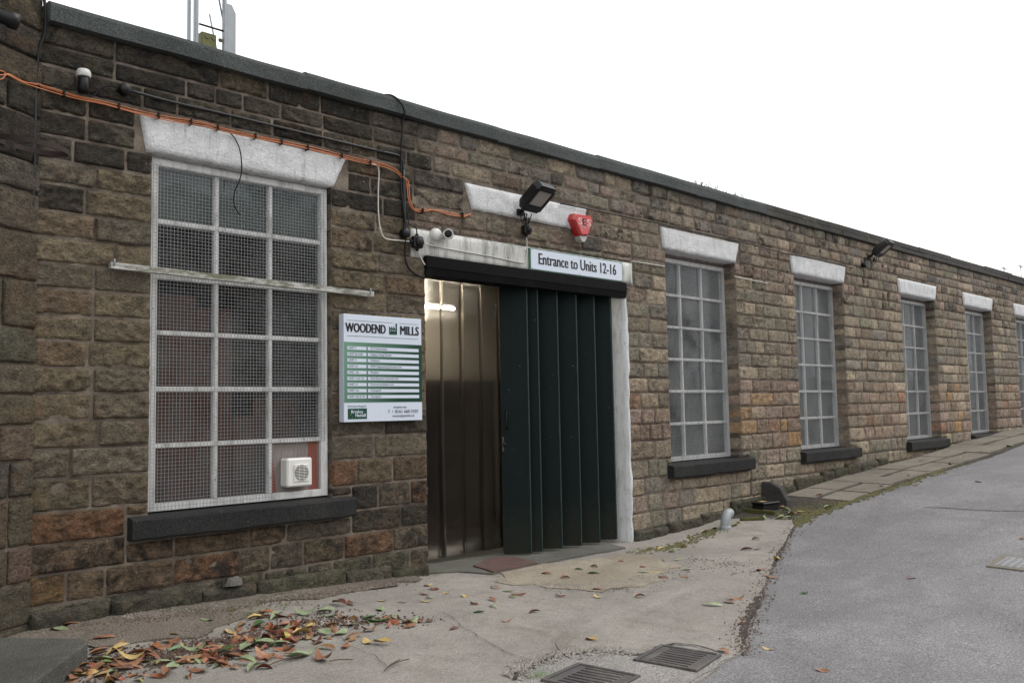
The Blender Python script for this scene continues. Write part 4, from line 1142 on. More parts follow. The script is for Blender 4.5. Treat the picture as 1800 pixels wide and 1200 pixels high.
J1 = V(219, 157, -.055); J2 = V(712, 410, -.05); J3 = V(733, 426, -.06); J4 = V(925, 404, -.05); J5 = V(1519, 466, -.05)
jbox(J1, .038, 'round black conduit box beside the white topped light sensor')
jbox(J2, .040, 'round black box at the bottom end of the vertical conduit')
jbox(J3, .052, 'square black junction box on the white board beside the security camera', True, ((0, 0, 1), (0, 0, -1), (1, 0, 0), (-1, 0, 0)))
jbox(J4, .045, 'black junction box hanging below the floodlight over the doorway', True, ((0, 0, 1), (0, 0, -1)))
jbox(J5, .040, 'small black junction box below the far floodlight', False)
for Jb, fo, lb in ((J4, f1, 'twin black leads drooping from the floodlight on the lintel'), (J5, f2, 'thin black lead below the far floodlight')):
    mb = MB()
    for dx in (-.012, .014):
        mb.tube([Jb+Vector((dx, -.01, .05)), Jb+Vector((dx*1.5, -.02, .12)), fo+Vector((.02+dx, -.05, -.09)), fo+Vector((dx, -.09, -.02))], .006, 6)
    mb.tube([fo+Vector((-.01, -.03, -.02)), fo+Vector((-.02, -.05, -.10)), fo+Vector((.05, -.06, -.12)), fo+Vector((.07, -.10, -.02))], .005, 6)
    tag(mb.build('lamp_cable', 'cable_black', smooth=True), lb, 'cable')

# alarm box
af = -.13; c = V(1021, 402, -.06)
al = thing('alarm_box', c, 'red triangular burglar alarm box with SES lettering and silver tip', 'alarm box')
def ring_(s_, y): return [(c.x+u*s_, y, c.z+v*s_) for u, v in ((-.145, .135), (.125, .145), (.150, .105), (.055, -.075), (-.055, -.085), (-.165, .075))]
R0, R1, R2 = ring_(1, -.02), ring_(1, -.09), ring_(.86, -.115)
mb = MB(); n = 6
for rg in (R0, R1, R2): mb.v += rg
for s_ in (0, 1):
    for j in range(n): mb.f.append((s_*n+j, s_*n+(j+1) % n, (s_+1)*n+(j+1) % n, (s_+1)*n+j))
mb.f.append(tuple(range(n))); mb.f.append(tuple(2*n+j for j in range(n)))
part('case', mb, 'alarm_red', al)
tip = [(c.x+u, -.02, c.z+v) for u, v in ((-.058, -.088), (.058, -.078), (.036, -.122), (.012, -.142), (-.020, -.144), (-.042, -.124))]
part('tip', MB().prism(tip, (0, -.075, 0)), 'alarm_silver', al)
face = [(c.x+u, -.1155, c.z+v) for u, v in ((-.110, .108), (.100, .116), (.118, .088), (.044, -.060), (-.044, -.068), (-.130, .062))]
part('face', MB().prism(face, (0, -.001, 0)), 'alarm_face', al)
for ch, dx, m in (('S', -.072, 'alarm_print'), ('E', -.004, 'print_black'), ('S', .066, 'alarm_print')):
    part('lettering', text_mesh(ch, .1, c.x+dx, c.z+.026, -.1178, .056, .072, bold=.003), m, al)
part('lettering', text_mesh('0161 456 7894', .02, c.x, c.z-.002, -.1178, .15, .016), 'alarm_print', al)
part('top_light', MB().prism([(c.x-.14, -.03, c.z+.137), (c.x-.06, -.03, c.z+.14), (c.x-.06, -.03, c.z+.155), (c.x-.12, -.03, c.z+.155)], (0, -.06, 0)), 'plastic_white', al)

# security camera
c = V(766, 412, -.03); sc_t = thing('security_camera', c, 'white bullet security camera on the board above the doorway', 'camera')
part('base', MB().lathe([(.058, 0), (.058, .02), (.05, .045), (.03, .055)], c+Vector((.0, .02, 0)), (0, -1, 0), 20), 'plastic_white', sc_t, True)
ax = Vector((-.55, -.8, -.15)).normalized(); cc_ = c+Vector((.06, -.09, -.005))
part('barrel', MB().lathe([(.03, -.07), (.043, -.06), (.045, .05), (.045, .075), (.038, .077), (.034, .06)], cc_, ax, 20), 'plastic_white', sc_t, True)
part('lens', MB().lathe([(.033, .055), (.031, .068), (.01, .072)], cc_, ax, 16), 'black_plastic', sc_t, True)
part('neck', MB().lathe([(.02, 0), (.032, .03), (.038, .06), (.03, .09), (.012, .10)], c+Vector((.10, .0, -.01)), (.1, -1, .1), 16), 'plastic_white', sc_t, True)

# light sensor
c = V(147, 136, -.06); ls = thing('light_sensor', c, 'black photocell with a white cap on the wall below the coping', 'sensor')
part('body', MB().lathe([(.026, -.10), (.036, -.09), (.036, .0), (.030, .005)], c, (0, 0, 1), 16), 'black_plastic', ls, True)
part('cap', MB().lathe([(.042, 0), (.045, .004), (.045, .035), (.036, .05), (.004, .054)], c, (0, 0, 1), 16), 'plastic_white', ls, True)
part('mount', MB().box(c.x-.02, c.x+.02, c.y+.02, .0, c.z-.09, c.z-.01), 'black_plastic', ls)

# conduit and cables
mb = MB().tube([J1, V(300, 179), V(400, 202), V(500, 226), V(600, 250), V(672, 267)], .011, 8, 3)
mb.tube([V(672, 267), V(698, 273), V(707, 281), V(709, 298)], .011, 8, 5)
mb.tube([V(709, 298), V(710, 340), V(711, 380), J2], .016, 8, 2)
tag(mb.build('conduit', 'cable_grey', smooth=True), 'dark grey conduit running above the first window and down beside the door', 'conduit')
tag(MB().tube([V(150, 148, -.07), V(154, 166, -.05), V(165, 168, -.05), V(178, 155, -.05), V(195, 151, -.05), J1], .006, 6).build('sensor_lead', 'cable_black', smooth=True), 'curly black lead between light sensor and conduit box', 'cable')
RCX = V(707, 235, -.05).x
def om(off):
    # black leads over the coping
    return MB().tube([(RCX-.22, .25, 4.105), (RCX-.16, .0, 4.096), (RCX-.10, -.068, 4.078), (RCX-.04, -.096, 4.02), (RCX-.005, -.092, 3.95), (RCX, -.06, 3.89), V(707, 235, -.05), V(707+off, 270, -.04), V(707+off, 330, -.04), V(713, 400, -.05), V(712, 440, -.04), V(714, 462, -.04), V(725, 478, -.04), V(745, 489, -.03)], .008, 7)
tag(om(-2).build('roof_cable', 'cable_black', smooth=True), 'thick black cable bent over the coping and down to the door corner', 'cable')
tag(MB().tube([V(716, 370, -.045), V(718, 390, -.05), V(722, 396, -.06), V(731, 400, -.06), J3+Vector((0, 0, .07))], .006, 6).build('box_lead', 'cable_black', smooth=True), 'short black lead looping into the square junction box', 'cable')
oc = thing('orange_cables', V(700, 300), 'bundle of orange fibre cables clipped along the first lintel and down to the door', 'cable')
mainp = [(70, 152), (130, 170), (185, 182), (240, 197), (300, 210), (350, 217), (400, 230), (450, 241), (500, 251), (550, 262), (600, 275), (640, 284), (675, 291), (697, 301), (706, 311)]
for k, (dx, dz) in enumerate(((0, 0), (0, .012), (.004, -.011))):
    pts_ = [APX(-30, 118+k*3, -.03), APX(0, 140-8*k, -.035), APX(14, 130+k, -.035), APX(40, 143+k*1.2, -.03)]+[V(p_, q_, -.042-.004*k)+Vector((0, 0, dz+.003*math.sin(p_*.02+k*2))) for p_, q_ in mainp]
    part('strand', MB().tube(pts_, .0040, 6, 3), 'cable_orange', oc, True)
tail = [(714, 318), (716, 335), (718, 352), (724, 366), (735, 372), (750, 371), (765, 369), (790, 374), (815, 379), (827, 377)]
for k in (0, 1):
    part('strand', MB().tube([V(708, 311, -.045)]+[V(p_+k*3*(1 if p_ < 730 else 0), q_+(k*3.5*math.sin(i*1.1) if i > 3 else 0), -.035) for i, (p_, q_) in enumerate(tail)], .0055, 6, 4), 'cable_orange', oc, True)
for p_, q_ in ((112, 165), (208, 188), (278, 204), (335, 215), (382, 225), (448, 240), (494, 250), (540, 260), (600, 274), (650, 286), (742, 371), (812, 378)):
    part('clip', MB().bbox(-.006, .006, -.022, .03, -.022, .022, .003, Matrix.Translation(V(p_, q_, -.04))), 'black_plastic', oc)
tag(MB().tube([V(652, 288, -.04), V(662, 291, -.04), V(666, 302, -.035), V(665, 330, -.035), V(665, 370, -.035), V(668, 400, -.035), V(674, 416, -.035), V(684, 421, -.035), V(705, 423, -.04), J3+Vector((-.07, .01, 0))], .006, 6).build('white_cable', 'cable_white', smooth=True), 'white cable dropping from the orange bundle to the square junction box', 'cable')
tag(MB().tube([J3+Vector((.07, 0, 0)), V(770, 434, -.028), V(820, 443, -.028), V(870, 452, -.028), V(912, 461, -.028), V(922, 460, -.028), V(926, 450, -.03), V(926, 425, -.035), J4+Vector((0, 0, -.06))], .006, 6).build('board_cable', 'cable_white', smooth=True), 'white cable along the stained board up to the floodlight junction box', 'cable')
tag(MB().tube([J3+Vector((0, 0, -.07)), V(736, 444, -.05), V(741, 455, -.05), V(747, 466, -.06)], .006, 6).build('short_white_cable', 'cable_white', smooth=True), 'short white cable hanging from the square junction box to the beam', 'cable')
tag(MB().tube([V(403, 232, -.045), V(413, 244, -.05), V(422, 265, -.055), V(425, 295, -.045), V(421, 318, -.03), V(413, 335, -.02), V(411, 355, -.02), V(416, 370, -.02), V(423, 378, -.02)], .0045, 6).build('loose_wire', 'cable_black', smooth=True), 'thin loose black wire hanging over the first lintel and window', 'cable')
lc = [(985, 356), (1030, 366), (1075, 377), (1120, 387), (1160, 392), (1230, 408), (1296, 425), (1340, 436), (1387, 446), (1440, 457), (1500, 470)]
tag(MB().tube([V(p_, q_, -.042)+Vector((0, 0, .01*math.sin(p_))) for p_, q_ in lc], .007, 6).build('eaves_cable', 'cable_black', smooth=True), 'thin black cable running over the lintels right of the doorway', 'cable')
tag(MB().tube([V(78, 0, -.04), V(80, 30, -.05), V(78, 60, -.04), V(68, 90, -.04), V(64, 140, -.04)], .010, 6).build('corner_cable', 'cable_black', smooth=True), 'black cable in the corner above the orange bundle', 'cable')
tag(MB().tube([V(63, 150, -.04), V(62, 210, -.04), V(60, 290, -.04), V(57, 375, -.04)], .009, 6).build('corner_conduit', 'cable_grey', smooth=True), 'thin grey conduit running down the inner corner of the walls', 'conduit')
tag(MB().tube([V(1110, 459, -.03), V(1168, 468, -.03)], .006, 6).build('cable_stub', 'cable_white', smooth=True), 'white cable remnant between the entrance sign and the next window', 'cable')
tag(MB().tube([V(1291, 486, -.03), V(1320, 492, -.03), V(1349, 498, -.03)], .006, 6).build('cable_stub', 'cable_white', smooth=True), 'white cable remnant on the stone right of the second window', 'cable')

# extractor fan
fy = -.03; a_ = V(505, 806, fy); b_ = V(549.5, 853, fy); fx0, fx1, fz0, fz1 = a_.x, b_.x, b_.z, a_.z
fn = thing('extractor_fan', ((fx0+fx1)/2, fy, fz0), 'square white extractor fan with round grille in the lower window corner', 'fan')
part('housing', MB().bbox(fx0, fx1, fy-.0, .079, fz0, fz1, .012), 'fan_white', fn)
fcx, fcz = (fx0+fx1)/2+.01, (fz0+fz1)/2-.004; hw = .066
part('grille_plate', MB().bbox(fcx-hw, fcx+hw, fy-.008, fy+.004, fcz-hw, fcz+hw, .003), 'fan_white', fn)
part('fan_opening', MB().lathe([(hw*.92, 0), (hw*.9, .0015)], (fcx, fy-.0082, fcz), (0, -1, 0), 28), 'dark_void', fn)
for k in range(10):
    zz = fcz-hw*.8+hw*1.6*k/9; hl = math.sqrt(max(.0001, (hw*.9)**2-(zz-fcz)**2))
    part('slat', MB().box(fcx-hl, fcx+hl, fy-.013, fy-.0102, zz-.0022, zz+.0022), 'fan_white', fn)
for dx in (-.02, .02):
    part('grille_rib', MB().box(fcx+dx-.0015, fcx+dx+.0015, fy-.0101, fy-.0098, fcz-hw*.85, fcz+hw*.85), 'fan_white', fn)

# timber batten across the first window
bx0, bx1 = V(193, 466, -.05), V(655, 517, -.05)
bt = MB(); n = 24
for k in range(n+1):
    p = Vector(bx0).lerp(Vector(bx1), k/n); wv = .004*noise.noise(Vector((p.x*4, 0, 3)))
    for (y, z) in ((-.070, -.022), (-.070, .020), (-.030, .024), (-.030, -.024)):
        bt.v.append((p.x, y+wv, p.z+z+wv+.002*noise.noise(Vector((p.x*14, z*40, 1)))))
for k in range(n):
    for j in range(4): bt.f.append((k*4+j, k*4+(j+1) % 4, (k+1)*4+(j+1) % 4, (k+1)*4+j))
bt.f.append((0, 1, 2, 3)); bt.f.append((n*4+3, n*4+2, n*4+1, n*4))
wb = thing('window_bar', bx0, 'weathered white timber bar fixed across the first window', 'bar')
part('batten', bt, 'batten_paint', wb)
for p in (Vector(bx0)+Vector((.02, 0, 0)), Vector(bx1)-Vector((.04, 0, 0))):
    part('hook', MB().tube([p+Vector((0, .03, 0)), p+Vector((0, -.026, 0)), p+Vector((0, -.028, .04))], .006, 6, 2), 'galvanised', wb, True)

# ------------------------------------------------------------------ on the roof
RZ = 3.99; YM = .40
def VR(px, py): return Vector(W(px, py, YM))
ms = thing('lattice_mast', VR(370, 75), 'galvanised lattice mast rising above the coping with an olive box', 'mast')
zt_ = 6.2
for (p_, dy, w_) in ((346, 0, .023), (361, .28, .016), (396, 0, .020)):
    b_ = VR(p_, 70); part('upright', MB().bbox(b_.x-w_, b_.x+w_*.2, YM+dy-.02, YM+dy+.02, RZ-.05, zt_, .004).box(b_.x+w_*.2, b_.x+w_*.75, YM+dy+.008, YM+dy+.018, RZ-.05, zt_), 'galvanised', ms)
xa, xb2 = VR(350, 70).x, VR(396, 70).x
for k in range(4):
    z_ = 4.42+.5*k
    part('rung', MB().tube([(xa, YM, z_), (xb2, YM, z_)], .008, 6, 0), 'rust_iron', ms, True)
    part('brace', MB().tube([(xb2, YM+.03, z_-.42), (xa+(xb2-xa)*.45, YM+.03, z_+.12)], .007, 6, 0), 'galvanised', ms, True)
fp_ = VR(400, 10); part('fin_plate', MB().prism([(xb2+.005, YM-.01, RZ-.05), (xb2+.085, YM-.01, RZ-.05), (xb2+.085, YM-.01, VR(404, 22).z), (xb2+.05, YM-.01, VR(400, 8).z), (xb2+.005, YM-.01, VR(395, 6).z)], (0, .008, 0)), 'galvanised', ms)
oa, ob = VR(349, 66), VR(384, 52)
part('box', MB().bbox(xa+.03, VR(383, 60).x, YM+.02, YM+.12, RZ-.02, VR(360, 54).z, .006), 'olive_metal', ms)
for k in range(3):
    part('cap', MB().lathe([(.018, 0), (.016, .006)], (xa+.075+.055*k, YM+.02, VR(365, 63).z), (0, -1, 0), 10), 'olive_metal', ms)
part('foot_rail', MB().box(xa-.05, xb2+.1, YM-.03, YM+.34, RZ-.015, RZ+.006), 'galvanised', ms)
# TV aerials far along the roof
for k, (px, yb_, yt_) in enumerate(((1766, 492, 470), (1796, 500, 467))):
    Yb = 4.0; b_ = Vector(W(px, yb_, Yb)); t_ = Vector(W(px, yt_, Yb)); zz = t_.z
    t = thing('roof_aerial', (b_.x, Yb, 3.97), ('television aerial with several short rods rising over the far roof', 'taller thin television aerial at the far end of the roof')[k], 'aerial', 'aerials on the far roof')
    part('pole', MB().tube([(b_.x, Yb, 3.96), (b_.x, Yb, zz)], .012, 6, 0), 'cable_grey', t)
    part('boom', MB().tube([(b_.x-.28, Yb, zz-.02), (b_.x+.28, Yb, zz-.06)], .008, 6, 0), 'cable_grey', t)
    for q in range(5):
        xx = b_.x-.24+.12*q; part('rod', MB().tube([(xx, Yb-.16, zz-.03-.008*q), (xx, Yb+.16, zz-.03-.008*q)], .005, 5, 0), 'cable_grey', t)
# weeds on the coping
simple('weed_green', (.10, .13, .05), .7)
for k, (px, py, n) in enumerate(((1238, 330, 26), (1268, 338, 16), (1296, 346, 30), (1225, 326, 10))):
    c = Vector(W(px, py, .05)); c.z = 4.085; mb = MB(); r_ = random.Random(k)
    for q in range(n):
        b_ = c+Vector((r_.uniform(-.14, .14), r_.uniform(-.05, .1), 0)); h = r_.uniform(.03, .10); ln = Vector((r_.uniform(-.05, .05), r_.uniform(-.03, .03), h))
        mb.tube([b_, b_+ln*.5+Vector((0, 0, .01)), b_+ln], .0022, 4, 0)
        for e in range(3):
            m_ = b_+ln*(.5+.2*e); d = Vector((r_.uniform(-1, 1), r_.uniform(-1, 1), r_.uniform(0, .8))).normalized()*.022
            s_ = d.cross(Vector((0, 0, 1)))*.4; mb.quad(m_, m_+d*.5+s_, m_+d, m_+d*.5-s_)
    tag(mb.build('weed_tuft', 'weed_green'), ('dry weed tuft growing on the felt coping', 'small sparse weed on the coping between two bigger tufts', 'bushy weed tuft at the end of the felt coping', 'tiny weed sprig on the felt coping')[k], 'weed', 'weeds on the coping')

# ------------------------------------------------------------------ cracks, dirt seam, moss, debris
def strip(name, pxs, wd, m, dz, parent, sub=8, amp=.02):
    P = [G(*p) for p in pxs]; pts_ = []
    for k in range(len(P)-1):
        for j in range(sub): pts_.append(P[k].lerp(P[k+1], j/sub))
    pts_.append(P[-1]); mb = MB()
    for k, p in enumerate(pts_):
        tg = pts_[min(k+1, len(pts_)-1)]-pts_[max(0, k-1)]; nn_ = Vector((-tg.y, tg.x, 0)).normalized()
        q = Vector((p.x*9, p.y*9, 2)); off = amp*noise.noise(q); w_ = wd*(.55+.9*abs(noise.noise(q*1.7+Vector((3, 3, 3)))))
        for s_ in (-1, 1):
            r_ = p+nn_*(off+s_*w_/2*(1+.5*noise.noise(q*4+Vector((s_*5, 0, 0))))); mb.v.append((r_.x, r_.y, road_h(r_.x, r_.y)+dz))
    for k in range(len(pts_)-1): mb.f.append((2*k, 2*k+1, 2*k+3, 2*k+2))
    o = mb.build(name, m); o.parent = parent; return o
strip('crack', [(780, 1082), (812, 1104), (848, 1128), (880, 1148), (915, 1160), (940, 1168)], .005, 'dirt', .0235, apron, 14, .035)
strip('crack', [(520, 1085), (565, 1105), (610, 1135), (650, 1160), (690, 1178)], .005, 'dirt', .0235, apron, 14, .04)
strip('crack', [(860, 1012), (905, 1031), (965, 1040), (1040, 1046), (1120, 1034)], .006, 'dirt', .030, apron, 14, .03)
strip('crack', [(1180, 960), (1260, 945), (1320, 943), (1370, 950)], .004, 'dirt', .0235, apron, 14, .03)
strip('dirt_seam', [(1300, 1152), (1304, 1120), (1319, 1085), (1336, 1050), (1353, 1005), (1379, 955), (1394, 928)], .050, 'dirt', .012, apron, amp=.03)
strip('dirt_seam', [(1303, 1122), (1310, 1100), (1322, 1075), (1334, 1050)], .075, 'dirt', .0165, apron, amp=.03)
strip('dirt_seam', [(905, 1200), (930, 1180), (985, 1158), (1060, 1148), (1118, 1158), (1150, 1148), (1185, 1138), (1215, 1140), (1272, 1158)], .035, 'dirt', .0265, apron, 10, .03)
strip('tar_seam', [(1625, 892), (1660, 893), (1720, 897), (1800, 899), (1880, 903)], .025, 'dirt', .006, None, amp=.02)
bpy.data.objects['tar_seam']['kind'] = 'structure'
def scatter(name, spots, m, label, cat, lump_=True, flat=.6, tints=None):
    mb = MB(); tl = []
    r_ = random.Random(len(name))
    for (c, s_) in spots:
        n0 = len(mb.v); k = r_.choice((4, 5)); h = s_*flat
        for j in range(k):
            an = 2*math.pi*j/k+r_.random(); mb.v.append((c.x+math.cos(an)*s_*r_.uniform(.7, 1.2), c.y+math.sin(an)*s_*r_.uniform(.7, 1.2), c.z-.002))
        mb.v.append((c.x+r_.uniform(-.3, .3)*s_, c.y+r_.uniform(-.3, .3)*s_, c.z+h))
        for j in range(k): mb.f.append((n0+j, n0+(j+1) % k, n0+k))
    o = mb.build(name, m, smooth=lump_); return tag(o, label, cat, kind='stuff')
r3 = random.Random(21)
def along(pxs, n, spread, smin, smax, dz=.018):
    P = [G(*p) for p in pxs]; res = []
    for _ in range(n):
        k = r3.randrange(len(P)-1); p = P[k].lerp(P[k+1], r3.random())
        p = p+Vector((r3.gauss(0, spread), r3.gauss(0, spread), 0)); p.z = road_h(p.x, p.y)+dz; res.append((p, r3.uniform(smin, smax)))
    return res
simple('moss_green', (.085, .082, .022), .95, var=.5, scale=14)
ms_ = along([(1110, 975), (1150, 968), (1190, 962), (1230, 945), (1260, 932)], 420, .05, .008, .024, .016)
ms_ += along([(1395, 925), (1425, 905), (1460, 893), (1500, 880), (1550, 863), (1600, 846), (1650, 830), (1710, 806), (1790, 778)], 1100, .055, .010, .030, .006)
ms_ += along([(1370, 912), (1410, 898), (1450, 885)], 350, .12, .010, .030, .006)
ms_ += along([(30, 1115), (90, 1118), (150, 1122)], 140, .04, .008, .02, .02)
ms_ += along([(410, 1070), (440, 1092), (520, 1060)], 60, .06, .006, .014, .03)
scatter('moss_patch', ms_, 'moss_green', 'low green moss along the edge of the paving and tarmac', 'moss', True, .45)
simple('pebble', (.27, .25, .22), .9, var=.5, scale=9)
pb = along([(905, 1195), (935, 1172), (985, 1155), (1050, 1147), (1110, 1155)], 620, .040, .004, .014, .026)
pb += along([(1300, 1150), (1306, 1110), (1322, 1078), (1340, 1040), (1360, 990), (1392, 930)], 520, .035, .003, .011, .014)
pb += along([(960, 1030), (1020, 1036), (1090, 1030), (1150, 1015)], 500, .07, .003, .009, .024)
pb += along([(120, 1100), (250, 1085), (380, 1072), (520, 1052), (640, 1035), (740, 1020)], 500, .09, .003, .009, .026)
pb += along([(1320, 1120), (1450, 1050), (1600, 980), (1750, 1150)], 420, .6, .002, .006, .001)
pb += along([(600, 1150), (900, 1100), (1100, 1080), (1250, 1040)], 260, .45, .002, .006)
scatter('grit', pb, 'pebble', 'loose grit and small gravel on the concrete', 'gravel', False, .7)
simple('crumb', (.085, .052, .036), .9, var=.4, scale=9)
cb = along([(1300, 1150), (1306, 1110), (1322, 1078), (1340, 1040), (1360, 990), (1392, 930)], 700, .05, .004, .014, .014)
cb += along([(130, 1110), (260, 1095), (400, 1078), (560, 1050), (740, 1024)], 500, .06, .004, .011, .026)
cb += along([(1000, 1036), (1100, 1035), (1180, 1010), (1250, 985), (1330, 1010)], 420, .12, .003, .009, .02)
cb += along([(1390, 915), (1450, 895), (1540, 862), (1640, 830)], 350, .07, .005, .014, .008)
cb += along([(150, 1190), (300, 1150), (450, 1110), (600, 1080)], 500, .12, .004, .012, .02)
cb += along([(110, 1190), (220, 1170), (330, 1158), (430, 1135), (520, 1112), (600, 1092), (720, 1096)], 1500, .10, .004, .016, .02)
scatter('debris', cb, 'crumb', 'dark crumbs of soil and leaf debris', 'debris', False, .6)
simple('grass_green', (.10, .20, .04), .6, var=.3)
gm = MB(); c0 = G(945, 1196)
for _ in range(110):
    b_ = c0+Vector((r3.gauss(0, .05), r3.gauss(0, .035), .01)); d = Vector((r3.uniform(-.03, .03), r3.uniform(-.03, .03), r3.uniform(.02, .06))); s_ = Vector((.002, .001, 0))
    gm.quad(b_-s_, b_+s_, b_+d)
tag(gm.build('grass_tuft', 'grass_green'), 'small bright grass tuft growing in the gravel beside a drain grate', 'grass')

# ------------------------------------------------------------------ leaves
def leaf_verts(L, wd, fold, curl, bend=0., twist=0., n=7):
    v = []; f = []
    for i in range(n+1):
        t = i/n; w_ = wd*(math.sin(math.pi*min(1, t*.96+.03))**.8)*(1-.25*t)
        x_ = (t-.5)*L; z = curl*((t-.5)**2)*4*L
        for s_ in (-1, 0, 1):
            v.append(Vector((x_, s_*w_+bend*L*(t-.5)**2*4, z+abs(s_)*fold*w_+s_*twist*w_*(t-.5)*2)))
    zm = min(p.z for p in v)
    for p in v: p.z -= zm
    for i in range(n):
        for j in range(2): f.append((i*3+j, i*3+j+1, i*3+j+4, i*3+j+3))
    return v, f
lvar = []
for k in range(14):
    r_ = random.Random(100+k); lvar.append(leaf_verts(r_.uniform(.095, .155), r_.uniform(.021, .034), r_.choice((-.5, -.2, .1, .3, .8)), r_.choice((-.14, -.06, .03, .08, .20)), r_.uniform(-.12, .12), r_.uniform(-.7, .7)))
LM = {}
def leaf_obj(px, py, c, size=1., ang=None, lab=None, dz=.014):
    k = r3.randrange(14); m = {'g': 'leaf_green', 'd': 'leaf_dark_green', 'y': 'leaf_yellow', 'b': 'leaf_brown', 'r': 'leaf_red'}[c]
    if (k, m) not in LM:
        mb = MB(); mb.v = [tuple(p) for p in lvar[k][0]]; mb.f = lvar[k][1]; LM[k, m] = mb.mesh('fallen_leaf', m, True)
    o = bpy.data.objects.new('fallen_leaf', LM[k, m]); COL.objects.link(o)
    p = G(px, py); p.z = road_h(p.x, p.y)+dz
    o.location = p; o.rotation_euler = (r3.uniform(-.2, .2), r3.uniform(-.12, .12), r3.uniform(-1.1, 1.1)-.75 if ang is None else ang); o.scale = (size,)*3
    cn = {'g': 'pale green', 'd': 'dark green', 'y': 'yellow', 'b': 'orange brown', 'r': 'dark red brown'}[c]
    return tag(o, lab.replace('#', cn), 'leaf', 'leaves '+lab.split('lying ')[1])
A_ = '# fallen leaf lying on the concrete before the doorway'
for px, py, c in ((752, 1033, 'y'), (762, 1040, 'r'), (747, 1048, 'r'), (756, 1055, 'g'), (785, 1047, 'y'), (818, 1052, 'y'), (672, 1060, 'y'), (708, 1062, 'b'), (750, 1061, 'y'), (833, 1067, 'r'),
                  (842, 1081, 'd'), (868, 1071, 'g'), (798, 1110, 'r'), (891, 1097, 'b'), (940, 1080, 'r'), (870, 1037, 'b'), (902, 1053, 'g'), (912, 1049, 'r'), (895, 1043, 'd'), (866, 1059, 'b'), (985, 1051, 'r'),
                  (1045, 1000, 'r'), (1017, 1004, 'd'), (1044, 1011, 'g'), (1092, 991, 'r'), (1132, 1009, 'g'), (1150, 1008, 'y'), (1114, 1021, 'g'), (1130, 1000, 'r'), (1050, 1040, 'b'), (1050, 1053, 'y'), (1125, 1053, 'b'),
                  (1205, 1017, 'b'), (1165, 1019, 'r'), (1208, 1004, 'g'), (1192, 986, 'g'), (1167, 988, 'y'), (1203, 964, 'b'), (1182, 973, 'g'), (1160, 967, 'y'), (1122, 972, 'g'), (960, 1012, 'r'), (993, 1019, 'b'), (1040, 1128, 'y')):
    leaf_obj(px, py, c, r3.uniform(.6, .9), None, A_, .018)
B_ = '# fallen leaf lying near the tarmac edge'
for px, py, c in ((1330, 950, 'g'), (1313, 968, 'b'), (1331, 967, 'b'), (1367, 986, 'y'), (1335, 1004, 'b'), (1356, 1015, 'b'), (1295, 1057, 'b'), (1282, 1063, 'r'), (1252, 1068, 'g'), (1303, 1098, 'b'), (1272, 1150, 'b'), (1285, 1156, 'b')):
    leaf_obj(px, py, c, r3.uniform(.8, 1.05), None, B_)
C_ = '# fallen leaf lying on the tarmac road'
for px, py, c in ((1415, 1043, 'd'), (1603, 1017, 'r'), (1445, 1180, 'b'), (1350, 1140, 'y'), (1797, 946, 'b'), (1720, 847, 'g'), (1610, 853, 'b')):
    leaf_obj(px, py, c, .8, None, C_, .003)
D_ = '# fallen leaf lying along the mossy path edge'
for px, py, c in ((1390, 903, 'g'), (1383, 899, 'g'), (1409, 901, 'y'), (1396, 904, 'b'), (1372, 910, 'g'), (1387, 913, 'g'), (1375, 892, 'b'), (1456, 894, 'g'), (1440, 873, 'b'), (1343, 914, 'g'), (1256, 931, 'g'), (1240, 937, 'y'), (1535, 827, 'g'), (1600, 838, 'g'), (1553, 856, 'g'),
                  (1622, 812, 'r'), (1660, 817, 'g'), (1671, 818, 'b'), (1690, 806, 'g'), (1736, 796, 'g'), (1725, 796, 'g'), (1766, 788, 'g'), (1775, 786, 'g'), (1293, 925, 'g'), (1300, 921, 'y')):
    leaf_obj(px, py, c, r3.uniform(.8, 1.1), None, D_, .018)
E_ = '# fallen leaf lying around the leaf pile'
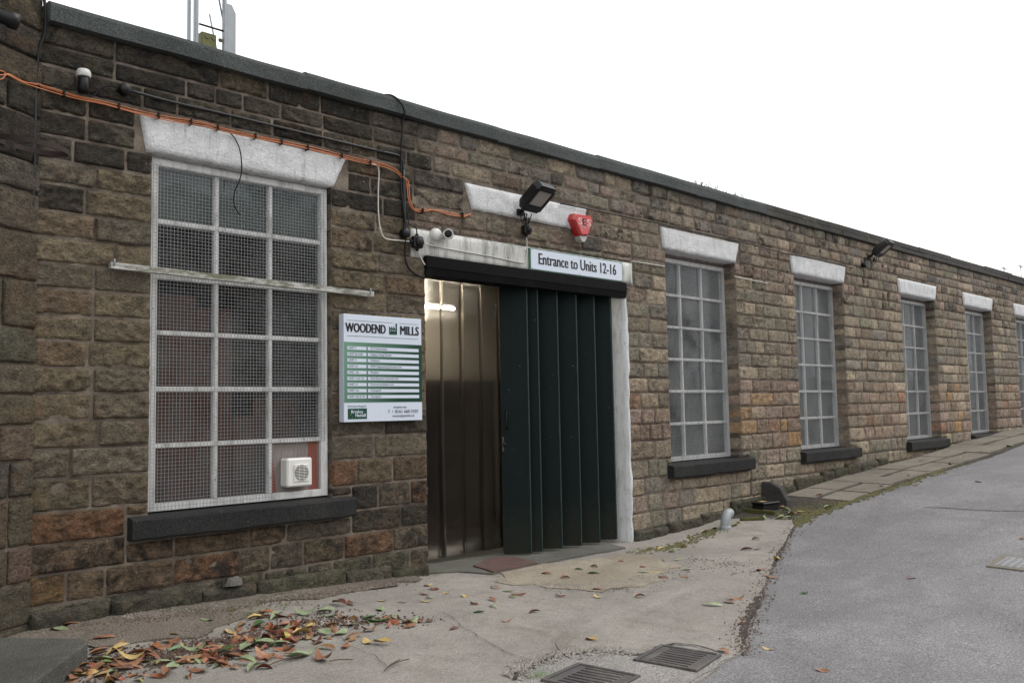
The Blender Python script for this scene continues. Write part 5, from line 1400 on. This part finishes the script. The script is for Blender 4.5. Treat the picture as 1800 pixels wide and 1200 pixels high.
for px, py, c in ((365, 1096, 'g'), (104, 1114, 'g'), (121, 1105, 'b'), (405, 1117, 'y'), (450, 1091, 'y'), (486, 1089, 'g'), (537, 1084, 'g'), (573, 1081, 'g'), (598, 1068, 'r'), (617, 1067, 'r'), (668, 1076, 'g'), (650, 1090, 'd'), (660, 1096, 'd'), (727, 1098, 'g'),
                  (722, 1107, 'b'), (690, 1090, 'g'), (620, 1125, 'b'), (607, 1142, 'b'), (650, 1113, 'b'), (600, 1118, 'g'), (645, 1135, 'y'), (672, 1138, 'y'), (566, 1165, 'b'), (570, 1118, 'g'), (545, 1105, 'y'), (530, 1120, 'y'), (500, 1110, 'g'), (455, 1105, 'd'), (420, 1140, 'g'), (435, 1145, 'g'), (462, 1140, 'g'), (490, 1140, 'g'),
                  (525, 1160, 'g'), (535, 1155, 'g'), (445, 1180, 'g'), (430, 1172, 'g'), (390, 1150, 'd'), (350, 1168, 'g'), (335, 1165, 'g'), (280, 1175, 'g'), (300, 1180, 'g'), (180, 1165, 'g'), (195, 1190, 'g'), (205, 1150, 'y'), (230, 1168, 'y'), (150, 1192, 'y'), (245, 1160, 'b'), (300, 1135, 'b'), (285, 1145, 'b'), (340, 1150, 'g'), (375, 1160, 'b'), (320, 1172, 'b'),
                  (130, 1170, 'b'), (140, 1160, 'b'), (175, 1150, 'b'), (225, 1180, 'b'), (265, 1165, 'b'), (350, 1185, 'b'), (295, 1190, 'b'), (410, 1162, 'b'), (385, 1175, 'b'), (470, 1160, 'b'), (180, 1130, 'b'), (110, 1190, 'y')):
    leaf_obj(px, py, c, r3.uniform(.85, 1.3), r3.uniform(-3.1, 3.1) if r3.random() < .6 else None, E_, r3.uniform(.016, .030))
pm = MB(); pt = []
for (cx_, cy_, sx_, sy_, n) in ((490, 1118, 45, 15, 60), (300, 1168, 95, 15, 60), (165, 1182, 45, 14, 40), (590, 1095, 40, 10, 10), (680, 1098, 35, 8, 8), (420, 1145, 70, 14, 26), (545, 1130, 45, 12, 12)):
    for _ in range(n):
        px, py = r3.gauss(cx_, sx_), r3.gauss(cy_, sy_)
        if py < 1075 or px < 70: continue
        p = G(px, min(py, 1225)); p.z = road_h(p.x, p.y)+r3.uniform(.012, .022)
        v, f = lvar[r3.randrange(14)]; s_ = r3.uniform(.5, 1.0)
        M_ = Matrix.Translation(p) @ Matrix.Rotation(r3.uniform(0, 6.28), 4, 'Z') @ Matrix.Rotation(r3.uniform(-.5, .5), 4, 'X') @ Matrix.Rotation(r3.uniform(-.3, .3), 4, 'Y') @ Matrix.Scale(s_, 4)
        n0 = len(pm.v); pm.v += [tuple(M_ @ q_) for q_ in v]; pm.f += [tuple(n0+i for i in q_) for q_ in f]
        col = r3.choices(((.25, .105, .048), (.34, .175, .095), (.15, .060, .038), (.22, .28, .14), (.46, .33, .13)), (5, 5, 3, 1.5, 1.2))[0]
        pt += [tuple(c_*r3.uniform(.8, 1.2) for c_ in col)]*len(v)
tag(pm.build('leaf_litter', 'leaf_litter_mix', smooth=True, tint=np.array(pt), fix=False), 'pile of brown and green fallen leaves heaped beside the stone step', 'leaf pile', kind='stuff')
tw = MB()
for px, py, a in ((700, 1175, .2), (690, 1178, .5), (600, 1170, 2.6), (980, 1145, .9), (1290, 1015, .1), (500, 1170, .1)):
    c = G(px, py); c.z += .03; d = Vector((math.cos(a), math.sin(a), .02))*r3.uniform(.05, .11)
    t_ = MB().tube([c-d, c+Vector((0, .01, .004)), c+d], .003, 5, 3)
    tag(t_.build('twig', 'crumb'), 'thin dark twig lying on the concrete', 'twig', 'twigs on the concrete')
